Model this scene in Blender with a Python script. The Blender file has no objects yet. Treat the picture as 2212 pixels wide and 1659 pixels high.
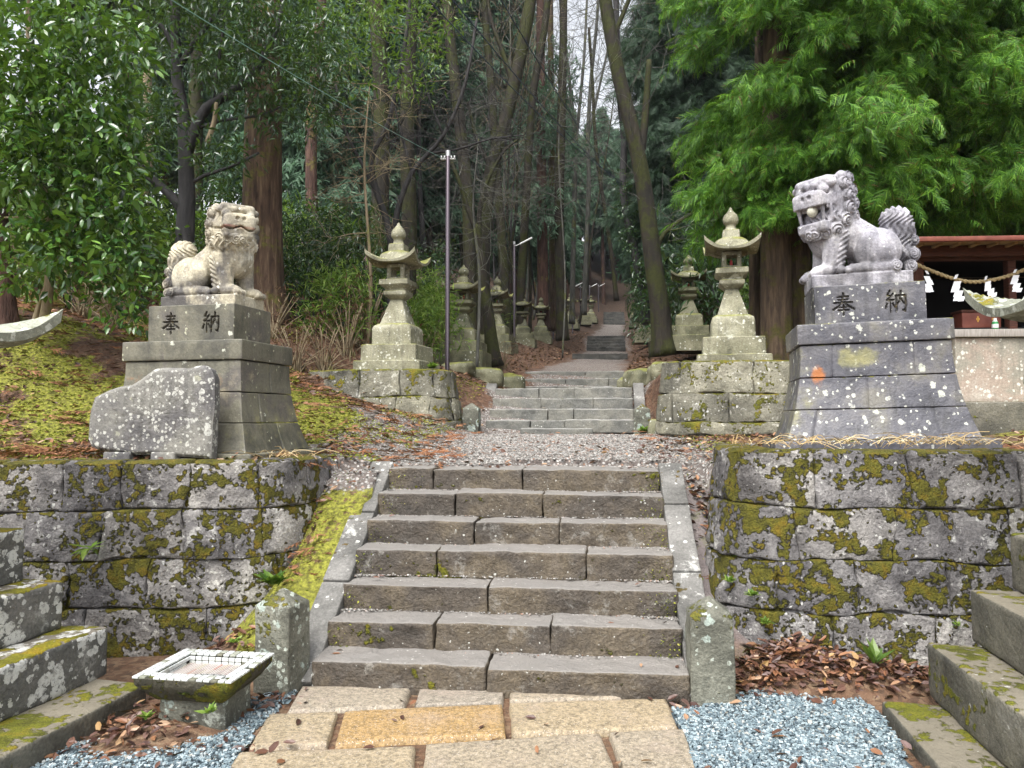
import bpy, math
import numpy as np

SC = bpy.context.scene
COL = SC.collection
rng = np.random.default_rng(11)
D2R = math.radians

# ------------------------------------------------------------------ camera model (photo pixels on a 2212 x 1659 frame)
FPX, CX, CY, PITCH, CAMZ = 1661.0, 1106.0, 829.5, D2R(2.60), 1.6
_cp, _sp = math.cos(PITCH), math.sin(PITCH)
def P(u, v, Y):
    """world point seen at photo pixel (u, v) and standing at depth Y"""
    dx, up = (u - CX) / FPX, (CY - v) / FPX
    f = _cp - up * _sp
    k = Y / f
    return np.array([dx * k, Y, CAMZ + (_sp + up * _cp) * k])
def G(u, v, z=0.0):
    """world point on the level z seen at pixel (u, v)"""
    dx, up = (u - CX) / FPX, (CY - v) / FPX
    k = (z - CAMZ) / (_sp + up * _cp)
    return np.array([dx * k, (_cp - up * _sp) * k, z])

# ------------------------------------------------------------------ noise
def _h(i, j, k, seed):
    n = (i * 374761393 + j * 668265263 + k * 2147483647 + seed * 1274126177) & 0xFFFFFFFF
    n = ((n ^ (n >> 13)) * 1274126177) & 0xFFFFFFFF
    n = (n ^ (n >> 16)) & 0xFFFF
    return n / 32767.5 - 1.0
def vnoise(p, seed=0):
    p = np.asarray(p, float)
    i = np.floor(p).astype(np.int64)
    f = p - i
    w = f * f * (3 - 2 * f)
    r = 0
    for a in (0, 1):
        wa = w[..., 0] if a else 1 - w[..., 0]
        for b in (0, 1):
            wb = w[..., 1] if b else 1 - w[..., 1]
            for c in (0, 1):
                wc = w[..., 2] if c else 1 - w[..., 2]
                r = r + wa * wb * wc * _h(i[..., 0] + a, i[..., 1] + b, i[..., 2] + c, seed)
    return r
def fbm(p, seed=0, octv=4, gain=.5):
    p = np.asarray(p, float); s = 0; a = 1.0; t = 0
    for o in range(octv):
        s = s + a * vnoise(p * 2.03 ** o, seed + o * 17); t += a; a *= gain
    return s / t
def sstep(a, b, x):
    t = np.clip((x - a) / (b - a), 0, 1)
    return t * t * (3 - 2 * t)

# ------------------------------------------------------------------ mesh building
class MB:
    """collects vertices and faces of ONE mesh object"""
    def __init__(s): s.V = []; s.F = {3: [], 4: []}; s.n = 0; s.A = {}
    def add(s, V, *Fs, **at):
        V = np.asarray(V, float).reshape(-1, 3)
        for F in Fs:
            F = np.asarray(F, np.int64)
            if F.size: s.F[F.shape[1]].append(F + s.n)
        s.V.append(V)
        for k, a in at.items():
            s.A.setdefault(k, []).append((s.n, np.broadcast_to(np.asarray(a, float), (len(V),))))
        s.n += len(V)
        return s
    def build(s, name, mat, parent=None, smooth=True, sharp=None):
        V = np.concatenate(s.V) if s.V else np.zeros((0, 3))
        me = bpy.data.meshes.new(name)
        quads = np.concatenate(s.F[4]) if s.F[4] else np.zeros((0, 4), np.int64)
        tris = np.concatenate(s.F[3]) if s.F[3] else np.zeros((0, 3), np.int64)
        nl = quads.size + tris.size; nf = len(quads) + len(tris)
        me.vertices.add(len(V)); me.vertices.foreach_set('co', V.astype(np.float32).ravel())
        me.loops.add(nl); me.polygons.add(nf)
        me.loops.foreach_set('vertex_index', np.concatenate([quads.ravel(), tris.ravel()]).astype(np.int32))
        ls = np.concatenate([np.arange(len(quads)) * 4, quads.size + np.arange(len(tris)) * 3]).astype(np.int32)
        me.polygons.foreach_set('loop_start', ls)
        me.polygons.foreach_set('use_smooth', np.full(nf, smooth))
        me.update(calc_edges=True)
        for k, lst in s.A.items():
            arr = np.zeros(len(V), np.float32)
            for o, a in lst: arr[o:o + len(a)] = a
            at = me.attributes.new(k, 'FLOAT', 'POINT'); at.data.foreach_set('value', arr)
        if sharp: me.set_sharp_from_angle(angle=D2R(sharp))
        me.materials.append(mat)
        o = bpy.data.objects.new(name, me); COL.objects.link(o)
        if parent is not None: o.parent = parent
        return o

def tag(o, label=None, cat=None, group=None, kind=None):
    if label: o['label'] = label
    if cat: o['category'] = cat
    if group: o['group'] = group
    if kind: o['kind'] = kind
    return o
def thing(name, label, cat, loc=(0, 0, 0), rz=0.0, group=None, rx=0.0, ry=0.0):
    o = bpy.data.objects.new(name, None); COL.objects.link(o)
    o.empty_display_size = .1
    o.location = tuple(float(c) for c in loc); o.rotation_euler = (rx, ry, rz)
    return tag(o, label, cat, group)
def dup(root, loc, rz, label, group=None, scale=1.0):
    def cp(o, par):
        c = o.copy(); COL.objects.link(c); c.parent = par
        for ch in list(o.children): cp(ch, c)
        return c
    r = cp(root, None)
    r.location = tuple(float(c) for c in loc); r.rotation_euler = (0, 0, rz); r.scale = (scale,) * 3
    r['label'] = label
    if group: r['group'] = group
    return r
def rotz(V, a):
    c, s = math.cos(a), math.sin(a); V = np.array(V, float)
    return np.stack([V[..., 0] * c - V[..., 1] * s, V[..., 0] * s + V[..., 1] * c, V[..., 2]], -1)
def grid_faces(n, m):
    i, j = np.meshgrid(np.arange(n - 1), np.arange(m - 1), indexing='ij')
    a = (i * m + j).ravel()
    return np.stack([a, a + m, a + m + 1, a + 1], 1)
def box(c, s):
    x, y, z = np.array(s) / 2
    V = np.array([[a * x, b * y, d * z] for d in (-1, 1) for b in (-1, 1) for a in (-1, 1)]) + np.array(c)
    F = [[0, 2, 3, 1], [4, 5, 7, 6], [0, 1, 5, 4], [2, 6, 7, 3], [1, 3, 7, 5], [0, 4, 6, 2]]
    return V, np.array(F)
def weld(V, F):
    _, idx, inv = np.unique(np.round(V, 5), axis=0, return_index=True, return_inverse=True)
    return V[idx], inv.ravel()[F]
def rough_block(size, res=.03, r=.012, rough=.006, freq=9.0, seed=0, big=.0):
    """a hewn stone: a box with rounded arrises and a broken surface, centred on the origin"""
    hs = np.array(size) / 2; r = min(r, hs.min() * .9); Vs, Fs, n = [], [], 0
    cnt = [max(2, int(round(s / res)) + 1) for s in size]
    for ax in range(3):
        a, b = (ax + 1) % 3, (ax + 2) % 3
        def lin(k):
            t = np.linspace(-1, 1, cnt[k]) * hs[k]
            e = np.array([-hs[k] + r * .3, -hs[k] + r, hs[k] - r, hs[k] - r * .3])
            return np.unique(np.round(np.concatenate([t, e]), 5))
        A, B = np.meshgrid(lin(a), lin(b), indexing='ij')
        for sg in (-1, 1):
            p = np.zeros(A.shape + (3,)); p[..., a] = A; p[..., b] = B; p[..., ax] = sg * hs[ax]
            F = grid_faces(*A.shape)
            if sg < 0: F = F[:, ::-1]
            Vs.append(p.reshape(-1, 3)); Fs.append(F + n); n += A.size
    V, F = weld(np.concatenate(Vs), np.concatenate(Fs))
    q = np.clip(V, -(hs - r), hs - r); d = V - q
    L = np.linalg.norm(d, axis=1, keepdims=True) + 1e-9
    nrm = d / L; V = q + nrm * r
    V = V + nrm * (rough * fbm(V * freq + seed * 3.7, seed, 4) + big * vnoise(V * 2.2 + seed, seed + 5))[:, None]
    return V, F
def loft(profile, nside=8, r=.1, hyf=1.0, rough=.0, freq=8.0, seed=0, cap=True):
    """rounded-square rings stacked along z: profile of (z, half width[, half depth])"""
    t = []
    n = nside
    for k in range(4):
        s = np.linspace(-1 + r, 1 - r, n)
        for q in s:
            p = {0: (q, -1), 1: (1, q), 2: (-q, 1), 3: (-1, -q)}[k]
            t.append(p)
    t = np.array(t); m = len(t)
    V = []
    for pr in profile:
        z, hx = pr[0], pr[1]; hy = pr[2] if len(pr) > 2 else hx * hyf
        V.append(np.concatenate([t * np.array([hx, hy]), np.full((m, 1), z)], 1))
    V = np.concatenate(V); k = len(profile)
    F = []
    for a in range(k - 1):
        i = np.arange(m); j = (i + 1) % m
        F.append(np.stack([a * m + i, a * m + j, (a + 1) * m + j, (a + 1) * m + i], 1))
    F = np.concatenate(F)
    T = []
    if cap:
        c0 = len(V); V = np.concatenate([V, [[0, 0, profile[0][0]], [0, 0, profile[-1][0]]]])
        i = np.arange(m); j = (i + 1) % m
        T.append(np.stack([j, i, np.full(m, c0)], 1)); T.append(np.stack([(k - 1) * m + i, (k - 1) * m + j, np.full(m, c0 + 1)], 1))
        T = np.concatenate(T)
    if rough:
        V = V + rough * np.stack([fbm(V * freq + seed, seed + q, 3) for q in (1, 2, 3)], 1)
    return (V, F, T) if cap else (V, F)
def dense(profile, step=.04):
    """insert rings so that long flat stretches can carry roughness"""
    o = [profile[0]]
    for a, b in zip(profile[:-1], profile[1:]):
        d = math.dist(a[:2], b[:2]); k = max(1, int(d / step))
        for q in range(1, k + 1):
            o.append(tuple(a[i] + (b[i] - a[i]) * q / k for i in range(len(a))))
    return o
def catmull(pts, rad, step):
    pts = np.asarray(pts, float); rad = np.asarray(rad, float)
    q = np.concatenate([[2 * pts[0] - pts[1]], pts, [2 * pts[-1] - pts[-2]]])
    o, ro = [], []
    for k in range(len(pts) - 1):
        n = max(2, int(np.linalg.norm(pts[k + 1] - pts[k]) / step))
        t = (np.arange(n) / n)[:, None]; a, b, c, d = q[k:k + 4]
        o.append(.5 * ((2 * b) + (-a + c) * t + (2 * a - 5 * b + 4 * c - d) * t ** 2 + (-a + 3 * b - 3 * c + d) * t ** 3))
        ro.append(rad[k] + (rad[k + 1] - rad[k]) * t[:, 0])
    o.append(pts[-1:]); ro.append(rad[-1:])
    return np.concatenate(o), np.concatenate(ro)
def tube(pts, rad, ns=8, step=.3, rough=0.0, freq=3.0, seed=0, flare=0.0, spline=True):
    pts = np.asarray(pts, float); rad = np.broadcast_to(np.asarray(rad, float), (len(pts),))
    if spline and len(pts) > 2: pts, rad = catmull(pts, rad, step)
    T = np.gradient(pts, axis=0); T /= np.linalg.norm(T, axis=1, keepdims=True) + 1e-9
    ref = np.array([0, 1., 0]) if abs(T[:, 1]).mean() < .8 else np.array([1., 0, 0])
    A = np.cross(T, ref); A /= np.linalg.norm(A, axis=1, keepdims=True) + 1e-9
    B = np.cross(T, A)
    th = np.arange(ns) * 2 * math.pi / ns
    ring = np.cos(th)[None, :, None] * A[:, None] + np.sin(th)[None, :, None] * B[:, None]
    R = rad[:, None] * np.ones(ns)
    if rough:
        L = np.concatenate([[0], np.cumsum(np.linalg.norm(np.diff(pts, axis=0), axis=1))])
        q = np.stack([np.cos(th)[None] * 2.2 + 0 * L[:, None], np.sin(th)[None] * 2.2 + 0 * L[:, None], L[:, None] * .35 * freq / 3 + 0 * th[None]], -1)
        R = R * (1 + rough * fbm(q + seed * 5.1, seed, 3))
        if flare: R = R * (1 + flare * np.exp(-L / .35))[:, None] * (1 + .35 * flare * np.exp(-L / .5)[:, None] * np.cos(th * 5 + seed)[None])
    V = (pts[:, None] + ring * R[..., None]).reshape(-1, 3)
    n = len(pts); i, j = np.meshgrid(np.arange(n - 1), np.arange(ns), indexing='ij'); a = (i * ns + j).ravel(); b = (i * ns + (j + 1) % ns).ravel()
    F = np.stack([a, b, b + ns, a + ns], 1)
    c0 = len(V); V = np.concatenate([V, pts[:1], pts[-1:]])
    k = np.arange(ns); k2 = (k + 1) % ns
    Tt = np.concatenate([np.stack([k2, k, np.full(ns, c0)], 1), np.stack([(n - 1) * ns + k, (n - 1) * ns + k2, np.full(ns, c0 + 1)], 1)])
    return V, F, Tt
def lathe(profile, ns=20, c=(0, 0, 0)):
    th = np.arange(ns) * 2 * math.pi / ns
    V = np.array([[r * math.cos(t), r * math.sin(t), z] for (z, r) in profile for t in th]) + np.array(c)
    n = len(profile); i, j = np.meshgrid(np.arange(n - 1), np.arange(ns), indexing='ij'); a = (i * ns + j).ravel(); b = (i * ns + (j + 1) % ns).ravel()
    return V, np.stack([a, b, b + ns, a + ns], 1)
def frames(dirs, roll=None):
    """orthonormal frames with the first axis along dirs"""
    d = dirs / (np.linalg.norm(dirs, axis=1, keepdims=True) + 1e-9)
    ref = np.where(np.abs(d[:, 2:3]) > .95, np.array([[1., 0, 0]]), np.array([[0, 0, 1.]]))
    s = np.cross(ref, d); s /= np.linalg.norm(s, axis=1, keepdims=True) + 1e-9
    n = np.cross(d, s)
    if roll is not None:
        c, q = np.cos(roll)[:, None], np.sin(roll)[:, None]
        s, n = s * c + n * q, n * c - s * q
    return d, s, n
def stamp(V0, pos, d, s, n, scale):
    """many copies of a small shape V0 (k,3) as one vertex array"""
    scale = np.broadcast_to(np.asarray(scale, float), (len(pos),))
    W = V0[None] * scale[:, None, None]
    V = pos[:, None] + W[..., 0:1] * d[:, None] + W[..., 1:2] * s[:, None] + W[..., 2:3] * n[:, None]
    return V.reshape(-1, 3)
def stamp_faces(F0, k, count):
    return (F0[None] + (np.arange(count) * k)[:, None, None]).reshape(-1, F0.shape[1])

# ------------------------------------------------------------------ materials
class Mat:
    def __init__(s, name):
        s.m = bpy.data.materials.new(name); s.m.use_nodes = True
        s.t = s.m.node_tree; s.t.nodes.clear()
        s.out = s.t.nodes.new('ShaderNodeOutputMaterial')
        s.bs = s.t.nodes.new('ShaderNodeBsdfPrincipled'); s.t.links.new(s.bs.outputs[0], s.out.inputs[0])
        s.geo = s.t.nodes.new('ShaderNodeNewGeometry'); s.pos = s.geo.outputs['Position']
        s.bs.inputs['Specular IOR Level'].default_value = .35
    def n(s, ty, **kw):
        nd = s.t.nodes.new('ShaderNode' + ty)
        for k, v in kw.items():
            if k.startswith('_'): setattr(nd, k[1:], v)
            else: s.put(nd.inputs[int(k[1:]) if k[0] == 'i' and k[1:].isdigit() else k.replace('__', ' ')], v)
        return nd
    def put(s, inp, v):
        if isinstance(v, bpy.types.NodeSocket): s.t.links.new(v, inp)
        elif isinstance(v, (tuple, list)) and len(v) == 3 and inp.type == 'RGBA': inp.default_value = (*v, 1)
        else: inp.default_value = v
    def noise(s, scale, detail=4, rough=.55, dist=0.0, vec=None, col=False):
        nd = s.n('TexNoise', Scale=scale, Detail=detail, Roughness=rough, Distortion=dist, Vector=vec if vec is not None else s.pos)
        return nd.outputs['Color' if col else 'Fac']
    def voro(s, scale, vec=None, feat='F1', rand=1.0):
        nd = s.n('TexVoronoi', _feature=feat, Scale=scale, Randomness=rand, Vector=vec if vec is not None else s.pos)
        return nd
    def ramp(s, fac, stops, interp='LINEAR'):
        nd = s.t.nodes.new('ShaderNodeValToRGB'); cr = nd.color_ramp; cr.interpolation = interp
        while len(cr.elements) < len(stops): cr.elements.new(.5)
        for e, (p, c) in zip(cr.elements, stops):
            e.position = p; e.color = (*c, 1) if isinstance(c, (tuple, list)) else (c, c, c, 1)
        s.put(nd.inputs[0], fac); return nd.outputs[0]
    def mix(s, fac, a, b, mode='MIX'):
        nd = s.t.nodes.new('ShaderNodeMix'); nd.data_type = 'RGBA'; nd.blend_type = mode
        s.put(nd.inputs['Factor'], fac); s.put(nd.inputs[6], a); s.put(nd.inputs[7], b); return nd.outputs[2]
    def math(s, op, a, b=0.0, clamp=False):
        nd = s.t.nodes.new('ShaderNodeMath'); nd.operation = op; nd.use_clamp = clamp
        s.put(nd.inputs[0], a); s.put(nd.inputs[1], b); return nd.outputs[0]
    def step(s, x, a, b):
        nd = s.n('MapRange', Value=x, _interpolation_type='SMOOTHSTEP')
        nd.inputs['From Min'].default_value = a; nd.inputs['From Max'].default_value = b; return nd.outputs[0]
    def attr(s, name): return s.n('Attribute', _attribute_name=name).outputs['Fac']
    def nz(s):
        return s.n('SeparateXYZ', i0=s.geo.outputs['Normal']).outputs[2]
    def stretch(s, sx, sy, sz, vec=None):
        return s.n('Mapping', Vector=vec if vec is not None else s.pos, Scale=(sx, sy, sz)).outputs[0]
    def warp(s, vec, scale, amt):
        nz = s.n('VectorMath', _operation='SUBTRACT', i0=s.noise(scale, 3, col=True), i1=(.5, .5, .5)).outputs[0]
        sc = s.n('VectorMath', _operation='SCALE', i0=nz); sc.inputs['Scale'].default_value = amt
        return s.n('VectorMath', _operation='ADD', i0=vec, i1=sc.outputs[0]).outputs[0]
    def bump(s, h, strength=.5, dist=.02, base=None):
        nd = s.n('Bump', Height=h, Strength=strength, Distance=dist)
        if base is not None: s.put(nd.inputs['Normal'], base)
        return nd.outputs[0]
    def fin(s, color, rough=.8, normal=None, spec=None):
        s.put(s.bs.inputs['Base Color'], color); s.put(s.bs.inputs['Roughness'], rough)
        if normal is not None: s.put(s.bs.inputs['Normal'], normal)
        if spec is not None: s.put(s.bs.inputs['Specular IOR Level'], spec)
        return s.m

def stone_mat(name, cols, grain=.25, *a, **k):
    if a and isinstance(a[0], tuple) and isinstance(a[0][0], tuple): k['pale'], k['tone'] = a[:2]; a = a[2:]
    return _stone(name, cols, grain, *a, **k)
def _stone(name, cols, grain=.25, lichen=None, moss=None, rough=.72, bump=.5, top=None, scale=1.0, extra=None, spec=.35, streak=0, pale=None, tone=False):
    """weathered stone: cols = ramp stops; lichen = (cells per m, share 0-1, colour); moss = (share, size, colour, weight of upward faces)"""
    M = Mat(name)
    n1 = M.noise(2.3 * scale, 6, .62, .4)
    c = M.ramp(n1, cols)
    if streak:
        st = M.noise(1.0, 5, .6, vec=M.stretch(14, 14, 1.3))
        c = M.mix(M.math('MULTIPLY', M.step(st, .48, .7), streak), c, (.03, .03, .028), 'MIX')
    g = M.noise(55 * scale, 3, .7)
    c = M.mix(grain, c, M.ramp(g, [(.3, .12), (.5, .5), (.72, 1.0)]), 'OVERLAY')
    h = M.math('ADD', M.math('MULTIPLY', M.noise(14 * scale, 5, .65), .7), M.math('MULTIPLY', g, .35))
    if pale:                                    # crusts of pale lichen, ragged and fine grained
        pn = M.math('ADD', M.math('MULTIPLY', M.noise(5.5, 9, .74, .6), .75), M.math('MULTIPLY', M.noise(24, 6, .8), .35))
        c = M.mix(M.math('MULTIPLY', M.step(pn, .60, .68), pale[1]), c, pale[0])
    if tone:
        t_ = M.attr('tone'); c = M.mix(1.0, c, M.ramp(t_, [(0, (.72, .71, .73)), (.5, (.98, .96, .94)), (1, (1.30, 1.27, 1.20))]), 'MULTIPLY')
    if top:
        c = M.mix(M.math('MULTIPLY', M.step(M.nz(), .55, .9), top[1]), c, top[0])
    if lichen:
        for q, (ls, share, lc) in enumerate(lichen if isinstance(lichen, list) else [lichen]):
            w = M.warp(M.warp(M.pos, ls * 1.1, .7 / ls), ls * 4.5, .35 / ls)
            v = M.voro(ls, w)
            rnd = M.n('SeparateColor', i0=v.outputs['Color']).outputs[0]
            gate = M.noise(1.7 + q, 3, .6, vec=M.stretch(1.3, 1.3, .9))
            rad = M.math('MULTIPLY', M.math('SUBTRACT', M.math('ADD', rnd, M.math('MULTIPLY', gate, 1.4)), 1.75 - share * 1.3), .75)
            lm = M.step(M.math('SUBTRACT', rad, v.outputs['Distance']), 0, .05)
            lm = M.math('MULTIPLY', lm, M.step(M.noise(34, 5, .8), .34, .52))
            c = M.mix(M.math('MULTIPLY', lm, .9), c, lc)
    if moss:
        share, ms, mc, wt = moss
        mm = M.math('ADD', M.noise(ms, 7, .68, .3), M.math('MULTIPLY', M.nz(), wt))
        cl = M.math('MULTIPLY', M.math('SUBTRACT', .42, M.voro(26 if ms > 3.5 else 18, M.warp(M.pos, 30, .03)).outputs['Distance']), .15)
        mm = M.math('ADD', mm, cl); mk = M.step(mm, .76 - share * .42, .80 - share * .42)
        gold = M.noise(ms * 2.2, 4, .6)
        mcol = M.ramp(gold, [(.32, tuple(q * .45 for q in mc)), (.5, mc), (.68, (mc[0] * 1.5, mc[1] * 1.12, mc[2] * .9))])
        mcol = M.mix(.5, mcol, M.ramp(M.noise(90, 2, .7), [(.3, .15), (.7, .95)]), 'OVERLAY')
        c = M.mix(mk, c, mcol)
        h = M.math('ADD', h, M.math('MULTIPLY', mk, M.math('ADD', .6, M.math('MULTIPLY', M.noise(70, 3, .7), .8))))
        rough = M.math('ADD', M.math('MULTIPLY', mk, .9 - rough), rough)
    if extra: c = extra(M, c)
    return M.fin(c, rough, M.bump(h, bump, .03), spec)

def leaf_mat(name, stops, rough=.4, trans=.25, spec=.5, tcol=None):
    """foliage: a colour per leaf, some light through it"""
    M = Mat(name)
    r = M.geo.outputs['Random Per Island']
    c = M.ramp(r, stops)
    c = M.mix(.5, c, M.ramp(M.noise(1.2, 3, .6), [(.3, .35), (.7, .75)]), 'OVERLAY')
    M.fin(c, rough, spec=spec)
    tr = M.n('BsdfTranslucent', Color=M.mix(.5, c, tcol or (.2, .35, .02)))
    mx = M.n('MixShader', i0=trans, i1=M.bs.outputs[0], i2=tr.outputs[0])
    M.t.links.new(mx.outputs[0], M.out.inputs[0])
    return M.m
# ------------------------------------------------------------------ terrain
AX_Y = np.array([-30, 4.5, 6.2, 11.4, 16.4, 27, 34, 60, 130, 400.])
AX_X = np.array([-4, -.095, .08, .707, 1.31, 3.09, 4.17, 8.02, 18.5, 60.])
def axis_x(Y): return np.interp(Y, AX_Y, AX_X)
PR_Y = np.array([0, 6.2, 11.35, 12.5, 16.3, 17.0, 27, 27.4, 34, 36.2, 60, 66, 130, 400.])
PR_Z = np.array([1.24, 1.24, 1.42, 2.09, 2.16, 2.67, 3.73, 3.90, 4.64, 5.44, 9.0, 10.4, 30, 120.])
def path_z(Y): return np.interp(Y, PR_Y, PR_Z)
def terr(x, y, rough=True):
    x = np.asarray(x, float); y = np.asarray(y, float)
    s = x - axis_x(y)
    pz = path_z(y)
    sm = np.interp(y, [0, 6.35, 6.8, 7.5, 9, 11.3, 12.6, 16, 20, 27, 35, 60, 66, 130, 400], [1.19, 1.19, 1.215, 1.26, 1.35, 1.42, 2.05, 2.25, 2.95, 3.75, 5.0, 9.0, 10.4, 30, 120])
    onp = sstep(1.9, 1.15, np.abs(s)) * sstep(10.2, 11.0, y)
    sm = sm + .08 * sstep(1.2, 1.7, np.abs(s)) * sstep(8, 6.6, y)
    z = sm + (pz - .05 - sm) * onp
    far = sstep(14, 30, y)
    left = np.maximum(0, -s - 1.1); right = np.maximum(0, s - 1.1)
    z = z + (.30 + .02 * far) * np.minimum(left, 14) * sstep(6.3, 9.2, y) + (.30 * np.minimum(right, 16)) * sstep(10, 16, y)
    z = z + .22 * sstep(2.5, 6, s) * sstep(4, 6, y) * sstep(11, 9, y)
    # shelves that carry the front lanterns
    pr = sstep(2.12, 2.3, x) * sstep(9.95, 10.1, y) * sstep(13.5, 11.8, y)
    z = z + (2.31 - z) * pr
    pl = sstep(-.98, -1.18, x) * sstep(10.55, 10.7, y) * sstep(13.0, 11.8, y) * sstep(-3.6, -2.6, x)
    z = z + (2.24 - z) * pl
    # earth banks between the stair kerbs and the wall ends
    wallL = np.interp(x, [-9, -2.3, -2.0, -1.75, -1.62, -1.5, -1.45], [5.50, 5.52, 5.56, 5.72, 6.0, 6.4, 6.6]); wallR = np.interp(x, [1.45, 1.55, 1.66, 1.8, 2.05, 2.6, 9], [7.0, 6.3, 5.7, 5.35, 5.2, 5.1, 4.85])
    front = np.where(x < 0, wallL, wallR)
    fall = np.where(x < 0, sstep(-2.25, -1.40, x), sstep(2.6, 1.45, x))
    ramp = (np.clip((y - 4.72) / 1.55, 0, 1) * 1.2) * fall - .06 * sstep(5.0, 4.6, y) - .03
    z = np.where(y < front, np.minimum(ramp, z), z)
    inst = (np.abs(s) < 1.16) & (y < 6.30)
    z = np.where(inst, -.35, z)
    if rough:
        q = np.stack([x, y, 0 * x], -1)
        z = z + .05 * fbm(q * .9, 3, 3) * sstep(.9, 1.6, np.abs(s)) + .014 * fbm(q * 5, 4, 3) + .5 * fbm(q * .12, 9, 2) * sstep(14, 40, np.abs(s) + y * .3) * sstep(1.6, 5, np.abs(s))
    return z
def spaced(lo, hi, f0, f1, d, grow, e0, e1):
    a = list(np.arange(f0, f1, d)); st = d
    while a[-1] < e1: st *= grow; a.append(a[-1] + st)
    st = d
    while a[0] > e0: st *= grow; a.insert(0, a[0] - st)
    return np.array(a)
gx = spaced(0, 0, -6, 6.5, .05, 1.09, -85, 105)
gy = spaced(0, 0, 4.55, 13.5, .05, 1.05, 4.5, 128)
GX, GY = np.meshgrid(gx, gy, indexing='ij')
GZ = terr(GX, GY)
s_ = GX - axis_x(GY)
q_ = np.stack([GX, GY, GZ], -1)
nA = fbm(q_ * 1.1, 21, 4); nB = fbm(q_ * 3.2, 23, 3)
# gravel: the landing between the stair flights, then the trodden path
wid = np.interp(GY, [6, 7.5, 9.5, 11.2, 12, 17, 30, 60], [1.7, 2.0, 2.1, 1.5, 1.15, 1.05, .95, .75])
a_gravel = sstep(.35, -.25, np.abs(s_ + .15 * sstep(12, 6, GY)) - wid + .45 * nB) * sstep(6.0, 6.2, GY) * (1 - .35 * sstep(12, 16, GY)) * sstep(69, 66, GY)
a_green = np.clip(sstep(-.38, .22, nA + .55 * nB) * (sstep(-1.1, -1.7, s_) * sstep(13.2, 10, GY) + .55 * sstep(1.4, 1.9, s_) * sstep(10.2, 8.5, GY)), 0, 1)
onramp = (GY < 6.3) & (np.abs(s_) > 1.1) & (np.abs(GX) < 2.4) & (GZ < 1.19)
a_green = np.where(onramp & (GX < 0), .62 + .38 * sstep(-.3, .1, nB), a_green)
a_mud = np.where(onramp & (GX > 0), 1.0, 0.0) * sstep(.5, .2, nB)
ok = (GZ > -.04)
m_ = len(gy)
keep = np.zeros((len(gx) - 1, m_ - 1), bool)
keep |= ok[:-1, :-1] | ok[1:, :-1] | ok[:-1, 1:] | ok[1:, 1:]
ground = MB().add(np.stack([GX, GY, GZ], -1).reshape(-1, 3), grid_faces(len(gx), m_)[keep.ravel()],
                  gravel=a_gravel.ravel(), green=a_green.ravel(), mud=a_mud.ravel())
M = Mat('hillside_ground')
w = M.warp(M.pos, 9, .05)
v1 = M.voro(26, w); v2 = M.voro(38, M.pos); v3 = M.voro(13, M.warp(M.pos, 14, .06))
sep = lambda o: M.n('SeparateColor', i0=o).outputs[0]
litter = M.mix(.45, M.ramp(sep(v1.outputs['Color']), [(0, (.035, .017, .011)), (.3, (.085, .042, .026)), (.55, (.135, .070, .042)), (.8, (.07, .045, .03)), (1, (.21, .145, .095))]),
               M.ramp(sep(v3.outputs['Color']), [(0, (.04, .02, .012)), (.5, (.11, .055, .032)), (1, (.18, .105, .06))]))
grav = M.ramp(sep(v2.outputs['Color']), [(0, (.11, .10, .09)), (.3, (.22, .207, .192)), (.6, (.31, .297, .28)), (.85, (.42, .41, .39)), (1, (.26, .15, .10))])
grav = M.mix(M.step(v2.outputs['Distance'], .3, .6), grav, (.12, .10, .09))
green = M.ramp(M.noise(26, 5, .7), [(.3, (.05, .040, .012)), (.46, (.14, .14, .02)), (.6, (.26, .265, .035)), (.75, (.23, .15, .05))])
mud = M.ramp(M.noise(6, 5, .6), [(.3, (.10, .085, .085)), (.55, (.17, .145, .14)), (.72, (.12, .13, .05))])
nn = M.math('MULTIPLY', M.math('SUBTRACT', M.noise(15, 6, .75), .5), 2.2)
fg = M.step(M.math('ADD', M.attr('green'), nn), .38, .62)
fr = M.step(M.math('ADD', M.attr('gravel'), nn), .35, .65)
py = M.n('SeparateXYZ', i0=M.pos).outputs[1]; litter = M.mix(M.step(py, 22, 55), litter, M.mix(.6, litter, (.018, .014, .011)))  # litter darkened with distance, standing in for the deep wood's shade
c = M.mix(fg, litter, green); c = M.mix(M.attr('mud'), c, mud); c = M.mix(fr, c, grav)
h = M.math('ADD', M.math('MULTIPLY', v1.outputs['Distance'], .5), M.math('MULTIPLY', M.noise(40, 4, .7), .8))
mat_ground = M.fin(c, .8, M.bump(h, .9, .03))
tag(ground.build('hillside_ground', mat_ground), kind='structure')

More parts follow.
